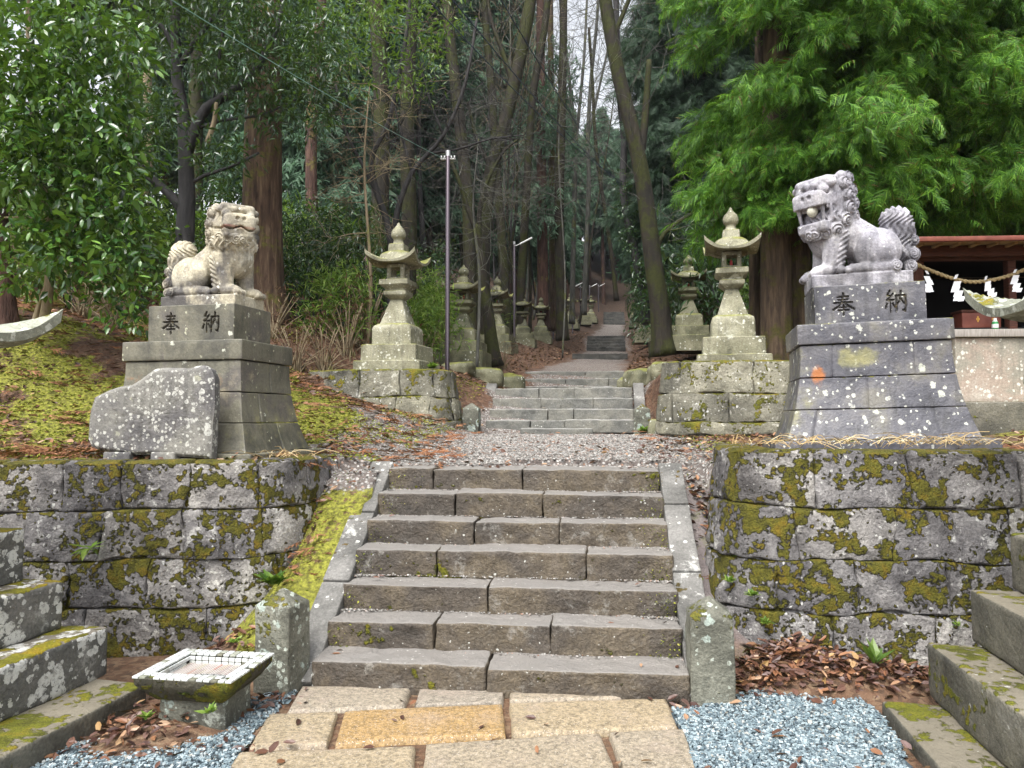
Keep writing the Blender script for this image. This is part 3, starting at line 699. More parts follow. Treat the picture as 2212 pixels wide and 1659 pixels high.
def make_lantern(label, loc, rz, mat, group, seed=0, tiers=2, sc=1.0, red=False, carved=False, hide_tiers=False):
    root = thing('stone_lantern', label, 'stone lantern', loc, rz, group)
    R = lambda pr, name, nside=8, r=.08, rough=.006, **k: MB().add(*loft([(z * sc, h * sc) for z, h in dense(pr, .05)], nside, r, 1.0, rough, 9, seed + len(name))).build(name, mat, root, sharp=35)
    if not hide_tiers:
        R([(-.15, .515), (.19, .51), (.20, .50)], 'base_step', 14, .03, .010)
        R([(.20, .43), (.405, .425), (.415, .415)], 'base_step', 12, .03, .009)
        R([(.415, .305), (.63, .30), (.665, .285), (.70, .235)], 'base_block', 10, .06)
    # shaft, with the two characters cut into its face when asked
    pr = dense([(.70, .215), (.86, .155), (1.035, .092)], .015)
    V, F, T = loft([(z * sc, h * sc) for z, h in pr], 26 if carved else 10, .08, 1.0, .004, 9, seed + 40)
    mb = MB()
    if carved:
        cm = np.zeros(len(V)); front = V[:, 1] < -.085 * sc
        for kd, zc in (('hou', .945), ('nou', .835)):
            w = .105 * sc; cm = np.maximum(cm, np.where(front, char_mask(kd, V[:, 0] / w + .5, (V[:, 2] / sc - zc) / .105 + .5), 0))
        V[:, 1] += cm * .006 * sc; mb.add(V, F, T, carve=cm)
    else: mb.add(V, F, T)
    mb.build('shaft', mat, root, sharp=35)
    R([(1.035, .105), (1.06, .135), (1.085, .17), (1.10, .178), (1.14, .176), (1.15, .15), (1.17, .155), (1.215, .225), (1.225, .232), (1.285, .228), (1.292, .21)], 'platform', 10, .05)
    # light box: four corner posts, sill and head, open on all sides
    mb = MB()
    for a in (-1, 1):
        for b in (-1, 1):
            V, F = rough_block((.062 * sc, .062 * sc, .20 * sc), .03, .010, .003, 9, seed + 3); mb.add(V + np.array([a * .105, b * .105, 1.395]) * sc, F)
    for zc, hh in ((1.308, .036), (1.478, .044)):
        V, F, T = loft([(z * sc, h * sc) for z, h in [(zc - hh / 2, .14), (zc + hh / 2, .139)]], 8, .1); mb.add(V, F, T)
    mb.build('light_box', mat, root, sharp=35)
    if red:
        V, F = lathe([(0, .0), (.001, .02), (.06, .022), (.09, .008), (.10, 0)], 8); MB().add(V * sc + np.array([0, 0, 1.326 * sc]), F).build('candle', m_candle, root)
    V, F = roof_shape(.375 * sc, .125 * sc, .052 * sc, .15 * sc, .30 * sc, seed); V = V + np.array([0, 0, 1.498 * sc]); MB().add(V, F).build('roof', mat, root, sharp=40)
    R([(1.66, .125), (1.775, .118), (1.785, .10)], 'finial_base', 7, .1)
    V, F = lathe([(z * sc, r * sc) for z, r in [(1.77, .105), (1.80, .085), (1.835, .072), (1.86, .085), (1.872, .102), (1.90, .112), (1.94, .112), (1.985, .09), (2.02, .05), (2.045, .028), (2.07, .02), (2.085, .001)]], 18)
    V = V + .004 * np.stack([fbm(V * 12 + seed, q, 3) for q in range(3)], 1)
    MB().add(V, F).build('jewel', mat, root)
    return root
M = Mat('red_candle'); m_candle = M.fin((.45, .05, .05), .5)
GL, GR = 'stone lanterns along the left of the path', 'stone lanterns along the right of the path'
AXH = -math.atan(.13)
LANT_L = make_lantern('tall pale lichened stone lantern at the head of the left lantern row', (-1.66, 11.15, 2.20), -.20, m_lantern, GL, 3, sc=1.03); LANT_L.scale = (.93, .93, 1.06)
LANT_R = make_lantern('tall pale stone lantern with characters on its shaft beside the cedar trunks', (3.09, 10.75, 2.25), -.22, m_lantern, GR, 5, sc=1.03, carved=True, red=True); LANT_R.scale = (.93, .93, 1.09)
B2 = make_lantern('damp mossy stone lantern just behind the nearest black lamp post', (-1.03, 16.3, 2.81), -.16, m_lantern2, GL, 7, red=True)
def ground_at(x, y): return float(terr(np.array([x]), np.array([y]))[0])
rows = [(-.42, 21.5, 3.42, 1.0, 'L', 'stone lantern half hidden by a curved mossy trunk, left of the path'),
        (.38, 27, 4.05, .92, 'L', 'small stone lantern by the second black lamp post up the path'),
        (1.16, 30.5, 4.35, .86, 'L', 'small stone lantern with a spread roof in front of the reddish cedar'),
        (2.0, 36.5, 5.6, .92, 'L', 'distant stone lantern right of the reddish cedar, behind a lamp post'),
        (3.3, 43, 6.8, .95, 'L', 'distant stone lantern on the left bank halfway up the path'),
        (4.7, 50, 7.9, .95, 'L', 'distant dim stone lantern on the left bank below the last lamps'),
        (5.9, 57, 8.9, .95, 'L', 'farthest dim stone lantern left of the upper path'),
        (4.0, 17.3, 3.31, 1.0, 'R', 'mossy stone lantern left of the tall right lantern, second in the right row'),
        (4.55, 22.3, 3.75, 1.0, 'R', 'third stone lantern of the right row, partly behind the leaning trunk'),
        (5.25, 30, 4.75, .95, 'R', 'distant stone lantern right of the path behind the leaning trunk'),
        (6.3, 38, 6.3, .95, 'R', 'distant dim stone lantern right of the path at the third stairs'),
        (8.2, 50, 8.3, .95, 'R', 'farthest dim stone lantern right of the upper path')]
for x, y, z, sc, sd, lab in rows:
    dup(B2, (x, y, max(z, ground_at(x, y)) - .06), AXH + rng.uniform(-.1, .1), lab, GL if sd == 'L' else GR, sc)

# the two great lanterns beside the photographer: only their stepped bases and roof tips enter the frame
m_near_top = stone_mat('grey_green_lantern_stone', [(.28, (.13, .14, .115)), (.45, (.24, .25, .20)), (.6, (.33, .34, .28)), (.75, (.42, .42, .37))], .35, [(20, .6, (.60, .62, .56)), (9, .4, (.5, .53, .46))], (.12, 4, (.16, .15, .02), .2), .8, .6)
def near_lantern(label, center, rz, tiers, sc, mat, zb, seed):
    root = make_lantern(label, (center[0], center[1], 0), rz, m_near_top, 'great lanterns flanking the court', seed, sc=sc, hide_tiers=True)
    for o in root.children: o.location.z = zb - .70 * sc
    for k, (bx, by, z0, z1, sx, sy) in enumerate(tiers):
        # block given by its back inner corner in world space
        V, F = rough_block((sx, sy, z1 - z0), .04, .018, .010, 7, seed + 30 + k, .006)
        sg = 1 if center[0] < 0 else -1
        V = V + np.array([-sg * sx / 2, -sy / 2, 0]); V = rotz(V, rz) + np.array([bx, by, (z0 + z1) / 2])
        V = rotz(V - np.array([center[0], center[1], 0]), -rz)
        MB().add(V, F).build('base_step', mat[k], root, sharp=40)
    return root
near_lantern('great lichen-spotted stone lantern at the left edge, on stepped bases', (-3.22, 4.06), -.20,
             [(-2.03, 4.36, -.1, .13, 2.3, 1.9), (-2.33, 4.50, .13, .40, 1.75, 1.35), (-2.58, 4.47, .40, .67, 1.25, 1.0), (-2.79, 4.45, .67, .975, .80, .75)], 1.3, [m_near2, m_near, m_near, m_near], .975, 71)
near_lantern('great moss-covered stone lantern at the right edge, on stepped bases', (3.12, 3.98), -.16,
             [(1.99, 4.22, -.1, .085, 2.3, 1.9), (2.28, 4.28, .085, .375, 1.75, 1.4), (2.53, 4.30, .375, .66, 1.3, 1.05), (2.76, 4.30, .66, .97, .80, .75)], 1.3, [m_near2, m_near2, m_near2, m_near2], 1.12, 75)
# ------------------------------------------------------------------ pedestals
def pedestal(label, corner, side, yaw, roll, zb, mat, body_joints, seed, rust=None):
    """corner = world xy of the cap slab's nearest corner, side = +1 if that is its right front corner"""
    HX, HY = .54, .385
    off = rotz(np.array([[side * HX, -HY, 0]]), yaw)[0]
    loc = (corner[0] - off[0], corner[1] - off[1], zb)
    root = thing('statue_pedestal', label, 'pedestal', loc, yaw, 'guardian lion pedestals', 0.0, roll)
    V, F = rough_block((1.50, 1.14, .12), .04, .012, .006, 8, seed); MB().add(V + np.array([0, 0, -.015]), F).build('plinth', mat, root, sharp=40)
    def hw(z): t = np.clip((z - .045) / .72, 0, 1); return .655 - .135 * (1 - (1 - t) ** 2.1), .49 - .12 * (1 - (1 - t) ** 2.1)
    zs = [.045, .275, .515, .765]
    for ci in range(3):
        z0, z1 = zs[ci], zs[ci + 1] - .005
        zz = np.unique(np.concatenate([np.linspace(z0, z1, 14), [z0 + .006, z1 - .006]]))
        pr = [(z, hw(z)[0] - (.006 if z in (zz[0], zz[-1]) else 0), hw(z)[1] - (.006 if z in (zz[0], zz[-1]) else 0)) for z in zz]
        V, F, T = loft(pr, 84, .012, 1.0, .004, 6, seed + ci)
        for xj in body_joints[ci]:
            k = np.exp(-((V[:, 0] / hw(V[:, 2])[0] - xj) / .010) ** 2); V[:, 1] += np.where(V[:, 1] < -.3, .014 * k, 0)
        for yj in body_joints[ci][:1]:
            k = np.exp(-((V[:, 1] / hw(V[:, 2])[1] - .15 + .5 * (ci % 2)) / .016) ** 2); V[:, 0] -= np.where(np.abs(V[:, 0]) > .45, np.sign(V[:, 0]) * .012 * k, 0)
        ru = np.zeros(len(V)); oc = np.zeros(len(V))
        if rust:
            fx = V[:, 0] / .55; fr = V[:, 1] < -.2
            w = np.interp(V[:, 2], [.34, .46, .52, .60, .66], [.0, .55, 1., .6, 0.])
            ru = np.where(fr, w * np.exp(-((fx - rust) / (.05 + .05 * w)) ** 4), 0)
            oc = np.where(fr, np.exp(-((fx + .18) / .33) ** 4 - ((V[:, 2] - .66) / .09) ** 4), 0) + np.where(V[:, 0] < -.45, .45, 0)
            oc = oc + np.where(fr, .55 * np.exp(-((fx - .25) / .3) ** 2 - ((V[:, 2] - .46) / .05) ** 2), 0)
        else:
            oc = .22 * np.where(V[:, 2] < .52, 1, .3) + .2 * np.where(V[:, 0] > .45, 1, 0)
            ru = np.where((V[:, 2] > .5), .42 * np.exp(-((V[:, 0] / .55 - .62) / .12) ** 2 - ((V[:, 2] - .6) / .08) ** 2) + .45 * np.exp(-((V[:, 0] / .55 + .75) / .2) ** 2 - ((V[:, 2] - .62) / .09) ** 2), 0)
        MB().add(V, F, T, rust=ru, ochre=oc).build('course', mat, root, sharp=35)
    V, F = rough_block((2 * HX, 2 * HY, .155), .035, .008, .004, 8, seed + 7); MB().add(V + np.array([0, 0, .843]), F).build('cap_slab', mat, root, sharp=40)
    bw, bd, bh = .785, .54, .30
    V, F = rough_block((bw, bd, bh), .0065, .006, .003, 8, seed + 8)
    fr = V[:, 1] < -bd / 2 + .02; cs = .155; cm = np.zeros(len(V))
    for kd, xc in (('hou', -.185), ('nou', .185)):
        cm = np.maximum(cm, np.where(fr, char_mask(kd, (V[:, 0] - xc) / cs + .5, (V[:, 2] - .005) / (cs * 1.05) + .5), 0))
    V[:, 1] += cm * .016
    MB().add(V + np.array([0, .0, .9205 + bh / 2]), F, carve=cm).build('inscribed_block', mat, root, sharp=40)
    return root, loc
YAWP = -D2R(13.5)
pedL, locL = pedestal('olive-grey stone pedestal with carved characters behind the lichened stele', (-2.08, 5.90), 1, YAWP, 0.0, 1.295, m_ped_l, [[.0, .55, -.6], [.52, -.2], [.28, -.62]], 501)
pedR, locR = pedestal('blue-grey stone pedestal with carved characters and an orange stain', (2.18, 5.80), -1, YAWP, -D2R(1.3), 1.405, m_ped_r, [[-.72, .62], [-.1], [-.55, .52]], 521, rust=-.74)

# ------------------------------------------------------------------ guardian lions: signed distances, meshed with surface nets
def smin(a, b, k):
    h = np.clip(.5 + .5 * (b - a) / k, 0, 1); return b + (a - b) * h - k * h * (1 - h)
def smax(a, b, k): return -smin(-a, -b, k)
def ell(p, c, r):
    q = (p - np.array(c)) / np.array(r); k0 = np.linalg.norm(q, axis=-1); k1 = np.linalg.norm(q / np.array(r), axis=-1)
    return k0 * (k0 - 1) / (k1 + 1e-6)
def cap(p, a, b, ra, rb):
    a = np.array(a, float); b = np.array(b, float); ab = b - a; t = np.clip(((p - a) @ ab) / (ab @ ab), 0, 1)
    return np.linalg.norm(p - a - t[..., None] * ab, axis=-1) - (ra + (rb - ra) * t)
def rbox(p, c, h, r):
    q = np.abs(p - np.array(c)) - np.array(h); return np.linalg.norm(np.maximum(q, 0), axis=-1) + np.minimum(q.max(-1), 0) - r
def surface_nets(D, org, h):
    n = D.shape; s = D < 0; cnt = np.zeros(tuple(k - 1 for k in n)); acc = np.zeros(cnt.shape + (3,))
    cr = [(i, j, k) for i in (0, 1) for j in (0, 1) for k in (0, 1)]
    sl = lambda c: tuple(slice(c[a], n[a] - 1 + c[a]) for a in range(3))
    for ax in range(3):
        for b in (0, 1):
            for d in (0, 1):
                c0 = [0, 0, 0]; c0[(ax + 1) % 3] = b; c0[(ax + 2) % 3] = d; c1 = list(c0); c1[ax] = 1
                d0, d1 = D[sl(c0)], D[sl(c1)]; x = (d0 < 0) != (d1 < 0); t = np.where(x, d0 / np.where(d0 == d1, 1, d0 - d1), 0)
                for a in range(3): acc[..., a] += np.where(x, c0[a] + (t if a == ax else 0), 0)
                cnt += x
    act = cnt > 0; idx = np.full(cnt.shape, -1); idx[act] = np.arange(act.sum())
    I = np.stack(np.nonzero(act), 1); V = (I + acc[act] / cnt[act][:, None]) * h + org
    Fs = []
    for ax in range(3):
        a0 = [slice(None)] * 3; a1 = [slice(None)] * 3; a0[ax] = slice(0, -1); a1[ax] = slice(1, None)
        x = s[tuple(a0)] != s[tuple(a1)]; e = np.stack(np.nonzero(x), 1); ins = s[tuple(a0)][x]
        u, w = (ax + 1) % 3, (ax + 2) % 3
        g = (e[:, u] > 0) & (e[:, w] > 0) & (e[:, u] < n[u] - 1) & (e[:, w] < n[w] - 1); e, ins = e[g], ins[g]
        def id_(du, dw): q = e.copy(); q[:, u] -= du; q[:, w] -= dw; return idx[q[:, 0], q[:, 1], q[:, 2]]
        f = np.stack([id_(1, 1), id_(0, 1), id_(0, 0), id_(1, 0)], 1); f[~ins] = f[~ins][:, ::-1]; Fs.append(f)
    return V, np.concatenate(Fs)

def lion(label, mouth_open, mirror, mat, seed):
    h = .0062; org = np.array([-.47, -.30, -.005]); n = (int(1.02 / h), int(.58 / h), int(.88 / h))
    gx_, gy_, gz_ = [org[a] + np.arange(n[a]) * h for a in range(3)]
    p = np.stack(np.meshgrid(gx_, gy_, gz_, indexing='ij'), -1)
    D = cap(p, (-.13, 0, .27), (.12, 0, .42), .135, .145)
    D = smin(D, ell(p, (.205, 0, .40), (.125, .15, .17)), .05)
    D = smin(D, ell(p, (.15, -.02, .51), (.16, .165, .15)), .05)                       # neck and mane
    for s in (-1, 1):
        D = smin(D, ell(p, (-.135, s * .115, .235), (.165, .085, .155)), .018)           # haunch
        D = smin(D, cap(p, (-.24, s * .15, .115), (.05, s * .165, .115), .042, .036), .015)
        for q in range(3): D = smin(D, ell(p, (.085, s * .165 + (q - 1) * .026, .108), (.028, .016, .026)), .008)
        fx = .0 if s < 0 else .035
        D = smin(D, cap(p, (.155 + fx, s * .105, .37), (.195 + fx, s * .11, .14), .082, .056), .025)   # fore leg
        D = smin(D, ell(p, (.245 + fx, s * .11, .118), (.085, .062, .045)), .02)
        for q in range(4): D = smin(D, ell(p, (.315 + fx, s * .11 + (q - 1.5) * .029, .105), (.03, .0165, .026)), .006)
        # fringe of hair behind the fore leg
        fr = cap(p, (.10 + fx, s * .135, .36), (.13 + fx, s * .14, .13), .040, .030) + .006 * np.sin((p[..., 2] * 1.0 + p[..., 0] * .6) * 190)
        D = smin(D, fr, .01)
        D = smin(D, np.linalg.norm(p - np.array([.125 + fx, s * .155, .115]), axis=-1) - .030, .006)
    # plume of the tail
    tp = smin(ell(p, (-.315, 0, .38), (.105, .085, .165)), ell(p, (-.265, 0, .45), (.085, .075, .09)), .03)
    tp = smin(tp, ell(p, (-.35, 0, .22), (.075, .08, .09)), .03)
    wv = np.sin((p[..., 0] * .75 + p[..., 2] * .45 + .022 * np.sin(p[..., 2] * 42)) * 190)
    D = smin(D, tp + .0075 * wv, .010)
    # head in its own frame
    yaw = -D2R(40 if not mouth_open else 47); hc = np.array([.205, -.045, .625 if not mouth_open else .61])
    c, s_ = math.cos(yaw), math.sin(yaw); q = (p - hc) / (1.0 if not mouth_open else 1.07)
    L = np.stack([q[..., 0] * c + q[..., 1] * s_, -q[..., 0] * s_ + q[..., 1] * c, q[..., 2]], -1)
    if mouth_open:
        t = D2R(-8); L = np.stack([L[..., 0] * math.cos(t) + L[..., 2] * math.sin(t), L[..., 1], -L[..., 0] * math.sin(t) + L[..., 2] * math.cos(t)], -1)
    jaw = -.085 if not mouth_open else -.162
    H = ell(L, (-.01, 0, -.01), (.155, .165, .145))
    H = smin(H, rbox(L, (.02, 0, .105), (.09, .105, .012), .030), .03)                 # flat crown
    H = smin(H, rbox(L, (.125, 0, -.005), (.045, .085, .030), .040), .03)              # muzzle
    H = smin(H, rbox(L, (.105, 0, jaw), (.06, .082, .014), .030), .025)                # jaw
    if mouth_open:
        H = smin(H, rbox(L, (.01, 0, -.09), (.05, .10, .06), .03), .02)
        cav = rbox(L, (.170, 0, -.088), (.075, .17, .026), .022); cav = np.minimum(cav, rbox(L, (.08, 0, -.088), (.07, .075, .02), .025))
        H = smax(H, -cav, .008)
        for k in range(-4, 5):
            for zz in (-.050,): H = smin(H, ell(L, (.168 - .006 * abs(k), k * .022, zz), (.012, .0105, .017)), .003)
        for k in range(5):
            for sy in (-1, 1): H = smin(H, ell(L, (.145 - .03 * k, sy * .115, -.052), (.0125, .010, .016)), .003)
        for sy in (-1, 1):
            H = smin(H, cap(L, (.168, sy * .092, -.045), (.160, sy * .088, -.130), .015, .011), .004)
            H = smin(H, cap(L, (.112, sy * .118, -.045), (.108, sy * .112, -.135), .014, .013), .004)
    else:
        lip = np.abs(L[..., 2] + .052 - .012 * np.cos(L[..., 1] * 42)) - .0065; H = smax(H, -np.maximum(lip, .02 - L[..., 0]) , .006)
        H = smin(H, cap(L, (.135, -.10, -.062), (.175, 0, -.058), .012, .012), .008); H = smin(H, cap(L, (.135, .10, -.062), (.175, 0, -.058), .012, .012), .008)
    H = smin(H, ell(L, (.178, 0, .028), (.032, .052, .032)), .012)
    for sy in (-1, 1):
        H = smax(H, -(np.linalg.norm(L - np.array([.205, sy * .026, .020]), axis=-1) - .0150), .003)
        H = smax(H, -(np.linalg.norm(L - np.array([.140, sy * .085, .062]), axis=-1) - .052), .006)
        H = smin(H, ell(L, (.124, sy * .087, .060), (.036, .042, .036)), .002)
        H = smin(H, cap(L, (.145, sy * .025, .098), (.095, sy * .145, .095), .022, .026), .012)
        H = smin(H, ell(L, (-.045, sy * .125, .135), (.055, .03, .034)), .012)
    D = smin(D, H, .02)
    # curls of the mane
    curls = []
    for sy in (-1, 1):
        curls += [(-.015, sy * .160, .075), (-.025, sy * .172, .0), (-.02, sy * .170, -.075), (.015, sy * .150, -.145), (.075, sy * .115, jaw - .035), (.125, sy * .065, jaw - .042),
                  (-.095, sy * .135, .115), (-.105, sy * .145, .035), (-.10, sy * .150, -.045), (-.075, sy * .155, -.125), (.155, sy * .02, jaw - .040)]
    curls += [(-.155, .06, .07), (-.155, -.06, .07), (-.16, .0, -.02), (-.15, .08, -.08), (-.15, -.08, -.08)]
    for (a, b, z) in curls:
        nn = np.array([a * .5 + .02, b, z * .3]); nn /= np.linalg.norm(nn); C0 = np.array([a, b, z])
        if mouth_open:
            pass
        d = L - C0; near = np.linalg.norm(d, axis=-1) < .075
        dl = d[near]; up = np.array([0, 0, 1.]); e1 = np.cross(up, nn); e1 /= np.linalg.norm(e1); e2 = np.cross(nn, e1)
        x1, y1, z1 = dl @ e1, dl @ e2, dl @ nn; rr = np.hypot(x1, y1)
        f = np.sqrt((rr / .047) ** 2 + (z1 / .036) ** 2); sd = (f - 1) * .038
        sd = sd + .0085 * np.cos(2 * math.pi * rr / .019 - np.arctan2(y1, x1) * np.sign(b + .001)) * sstep(.055, .035, rr)
        D[near] = smin(D[near], sd, .004)
    for (a, b, z, r0) in [(-.385, -.05, .205, .052), (-.40, -.03, .30, .040), (-.365, -.07, .125, .045), (.125, -.155, .115, .0), (-.24, -.185, .115, .040)]:
        if r0 == 0: continue
        d = p - np.array([a, b, z]); near = np.linalg.norm(d, axis=-1) < .09; dl = d[near]; rr = np.hypot(dl[:, 0], dl[:, 2])
        sd = (np.sqrt((rr / r0) ** 2 + (dl[:, 1] / (r0 * .9)) ** 2) - 1) * r0 * .9 + .005 * np.cos(2 * math.pi * rr / .0165 + np.arctan2(dl[:, 2], dl[:, 0])) * sstep(r0 * 1.2, r0 * .7, rr)
        D[near] = smin(D[near], sd, .004)
    # locks falling under the curls
    bib = ell(p, (.185, -.03, .475), (.165, .175, .11)) + .010 * np.sin(np.arctan2(p[..., 1] + .02, p[..., 0] - .1) * 26 + 1.6 * np.sin(p[..., 2] * 75))
    bib = bib + .03 * sstep(.42, .36, p[..., 2] + .025 * np.sin(np.arctan2(p[..., 1], p[..., 0] - .1) * 9))
    D = smin(D, bib, .008)
    D = smin(D, rbox(p, (-.005, 0, .040), (.335, .190, .036), .006), .006)
    D = np.maximum(D, -p[..., 2])
    nzq = p[::3, ::3, ::3]
    V, F = surface_nets(D.astype(np.float64), org, h)
    V = V + .003 * np.stack([fbm(V * 22 + k * 9, seed + k, 3) for k in range(3)], 1)
    qv = V - hc; Lv = np.stack([qv[:, 0] * c + qv[:, 1] * s_, -qv[:, 0] * s_ + qv[:, 1] * c, qv[:, 2]], 1)
    paint = np.zeros(len(V)); grime = sstep(.0, .35, fbm(V * np.array([6, 6, 3.5]), seed + 50, 4)) * (.7 if mouth_open else .9)
    if not mouth_open:
        for sy in (-1, 1): paint = np.maximum(paint, sstep(.020, .008, np.linalg.norm((Lv - np.array([.137, sy * .083, .036])) * np.array([1, .6, 1.6]), axis=1)))
        paint = np.maximum(paint, .35 * sstep(.012, .004, np.abs(Lv[:, 2] + .045)) * (Lv[:, 0] > .1))
    else:
        for sy in (-1, 1): grime = np.maximum(grime, sstep(.02, .01, np.linalg.norm(Lv - np.array([.205, sy * .026, .020]), axis=1)))  # nostril hollows darkened through the same mask
    grime = np.maximum(grime, .75 * sstep(.10, .0, np.abs(V[:, 2] - .17)) * (V[:, 0] < .12) * (V[:, 1] < 0) * sstep(-.3, .3, fbm(V * 12, seed + 51, 2)))
    if mirror: V = V * np.array([-1, 1, 1]); F = F[:, ::-1]
    root = thing('guardian_lion', label, 'lion statue', (0, 0, 0), 0)
    MB().add(V, F, paint=paint, grime=grime).build('body', mat, root)
    if mouth_open:
        a = np.array([.175, -.015, -.092]); a = 1.07 * np.array([a[0] * math.cos(D2R(8)) + a[2] * math.sin(D2R(8)), a[1], -a[0] * math.sin(D2R(8)) * -1 * -1 + a[2] * math.cos(D2R(8))]); a[2] += .03
        b = hc + np.array([a[0] * c - a[1] * s_, a[0] * s_ + a[1] * c, a[2]]); b[0] *= (-1 if mirror else 1)
        Vb, Fb = lathe([(-.040, .001), (-.033, .022), (-.018, .036), (0, .040), (.018, .036), (.033, .022), (.040, .001)], 18); MB().add(Vb + b, Fb).build('ball', m_ball, root)
    return root
m_ball = stone_mat('pale_ball_stone', [(.3, (.46, .45, .36)), (.7, (.62, .61, .52))], .2, rough=.75, bump=.2)
def seat(o, ped, loc, yaw, dx, roll=0.0):
    o.rotation_euler = (0, roll, yaw)
    d = rotz(np.array([[dx, .0, 0]]), yaw)[0]
    o.location = (loc[0] + d[0] - 1.2209 * math.sin(-roll) * 1.0, loc[1] + d[1], loc[2] + 1.2200)
lionL = lion('pale weathered guardian lion with closed mouth on the olive pedestal', False, False, m_lion_l, 601)
lionL.scale = (1.03, 1.05, 1.08); seat(lionL, pedL, locL, YAWP - .02, .02)
lionR = lion('violet-grey guardian lion with open mouth holding a ball', True, True, m_lion_r, 621)
lionR.scale = (1.06, 1.08, 1.165); seat(lionR, pedR, locR, YAWP, -.04, -D2R(1.3))

# ------------------------------------------------------------------ inscribed stele leaning before the left pedestal
OUT = np.array([(566, 1090), (575, 1010), (600, 930), (650, 905), (700, 882), (780, 858), (850, 850), (900, 822), (950, 785), (1000, 748), (1060, 738), (1200, 741), (1240, 745), (1290, 730), (1335, 724), (1385, 748), (1408, 800),
                (1412, 900), (1416, 1000), (1408, 1100), (1410, 1200), (1406, 1325), (1310, 1320), (1200, 1312), (1050, 1298), (900, 1302), (800, 1290), (700, 1280), (640, 1272), (590, 1248), (566, 1200)], float)
ou = OUT[:, 0] / 3; ov = 548.6 + OUT[:, 1] / 3
YS = 5.70
pw = np.array([P(u, v, YS) for u, v in zip(ou, ov)]); cen = np.array([pw[:, 0].mean(), YS, pw[:, 2].min()])
poly = pw[:, [0, 2]] - cen[[0, 2]]
def resample(poly, step):
    o = []
    for a, b in zip(poly, np.roll(poly, -1, 0)):
        k = max(1, int(np.linalg.norm(b - a) / step)); o += [a + (b - a) * q / k for q in range(k)]
    return np.array(o)
rp = resample(poly, .018); m = rp.mean(0)
rings = 26; V = []
th = .13
sc_ = np.concatenate([[0.0], np.linspace(.08, .93, rings - 6), [.955, .975, .99, 1.0, 1.0]])
for k, f in enumerate(sc_):
    q = m + (rp - m) * f
    dep = -th / 2 + .022 * sstep(.93, 1.0, f) * (1 if k < len(sc_) - 1 else 0) + (th * .7 if k == len(sc_) - 1 else 0)
    V.append(np.stack([q[:, 0], np.full(len(q), dep), q[:, 1]], 1))
V.append(np.stack([m[0] + (rp[:, 0] - m[0]) * .97, np.full(len(rp), th / 2), m[1] + (rp[:, 1] - m[1]) * .97], 1))
V.append(np.stack([m[0] + 0 * rp[:, 0], np.full(len(rp), th / 2), m[1] + 0 * rp[:, 1]], 1))
V = np.concatenate(V); nr_, k_ = len(sc_) + 2, len(rp)
i, j = np.meshgrid(np.arange(nr_ - 1), np.arange(k_), indexing='ij'); a = (i * k_ + j).ravel(); b = (i * k_ + (j + 1) % k_).ravel()
F = np.stack([a, b, b + k_, a + k_], 1)
cm = np.zeros(len(V)); front = V[:, 1] < -th / 2 + .004
for col in range(11):                                     # worn columns of small writing
    xc = -.28 + col * .066; r = np.random.default_rng(700 + col)
    for rowi in range(13):
        zc = .53 - rowi * .034 - (.04 if col < 3 else 0)
        for q in range(4):
            dx, dz = r.uniform(-.013, .013), r.uniform(-.011, .011); hz = r.random() < .5
            k = np.exp(-((V[:, 0] - xc - dx) / (.011 if hz else .003)) ** 2 - ((V[:, 2] - zc - dz) / (.003 if hz else .011)) ** 2)
            cm = np.maximum(cm, np.where(front, k, 0))
V[:, 1] += .007 * fbm(V * 6, 705, 4) + .004 * cm
root = thing('inscribed_stele', 'broad irregular lichen-spotted stele with worn columns of writing', 'stele', cen, -.10, None, -.07)
MB().add(V, F, carve=cm * .55).build('slab', m_stele, root, sharp=50)
for u0, u1 in ((218, 280), (327, 382)):
    x0, x1 = (P(u0, 985, 5.62)[0], P(u1, 985, 5.62)[0]); V, F = rough_block((x1 - x0, .17, .13), .03, .012, .006, 8, int(u0))
    V = V + np.array([(x0 + x1) / 2 - cen[0], .0, -.02]); MB().add(V, F).build('foot_block', m_stele, root, sharp=40)
# ------------------------------------------------------------------ upper stairs and their posts
def up_stairs(label, Y, z, n, tread, rise, halfw, joints, seed, kerb=True, xoff=0.0, mat=None):
    st = stairs('stone_stairs', label, (float(axis_x(Y)) + xoff, Y, z), HEAD + .02, n, tread, rise, halfw, joints, mat or m_step2, seed=seed)
    if kerb:
        for sx in (-1, 1):
            a = np.array([sx * (halfw + .10), .15, .06]); b = np.array([sx * (halfw + .10), n * tread + .05, n * rise + .10]); d = b - a; L = np.linalg.norm(d); ang = math.atan2(d[2], d[1])
            V, F = rough_block((.17, L, .30), .04, .014, .009, 8, seed + 3 * sx, .008); c, s = math.cos(ang), math.sin(ang)
            V = np.stack([V[:, 0], V[:, 1] * c - V[:, 2] * s, V[:, 1] * s + V[:, 2] * c], 1)
            MB().add(V + (a + b) / 2 + np.array([0, math.sin(ang) * .15, -math.cos(ang) * .15]), F).build('kerb', m_stringer, st, sharp=40)
    return st
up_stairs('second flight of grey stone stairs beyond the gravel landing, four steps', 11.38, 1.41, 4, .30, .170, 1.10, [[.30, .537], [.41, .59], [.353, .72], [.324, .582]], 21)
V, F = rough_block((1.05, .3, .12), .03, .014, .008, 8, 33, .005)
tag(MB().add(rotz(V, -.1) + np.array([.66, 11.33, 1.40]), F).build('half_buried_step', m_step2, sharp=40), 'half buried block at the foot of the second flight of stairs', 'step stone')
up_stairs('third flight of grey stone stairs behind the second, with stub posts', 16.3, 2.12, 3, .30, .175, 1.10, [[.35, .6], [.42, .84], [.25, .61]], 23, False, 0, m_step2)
up_stairs('single long dark step across the upper earth path', 27.0, 3.70, 1, .4, .20, .98, [[.5]], 25, False, 0, m_step3)
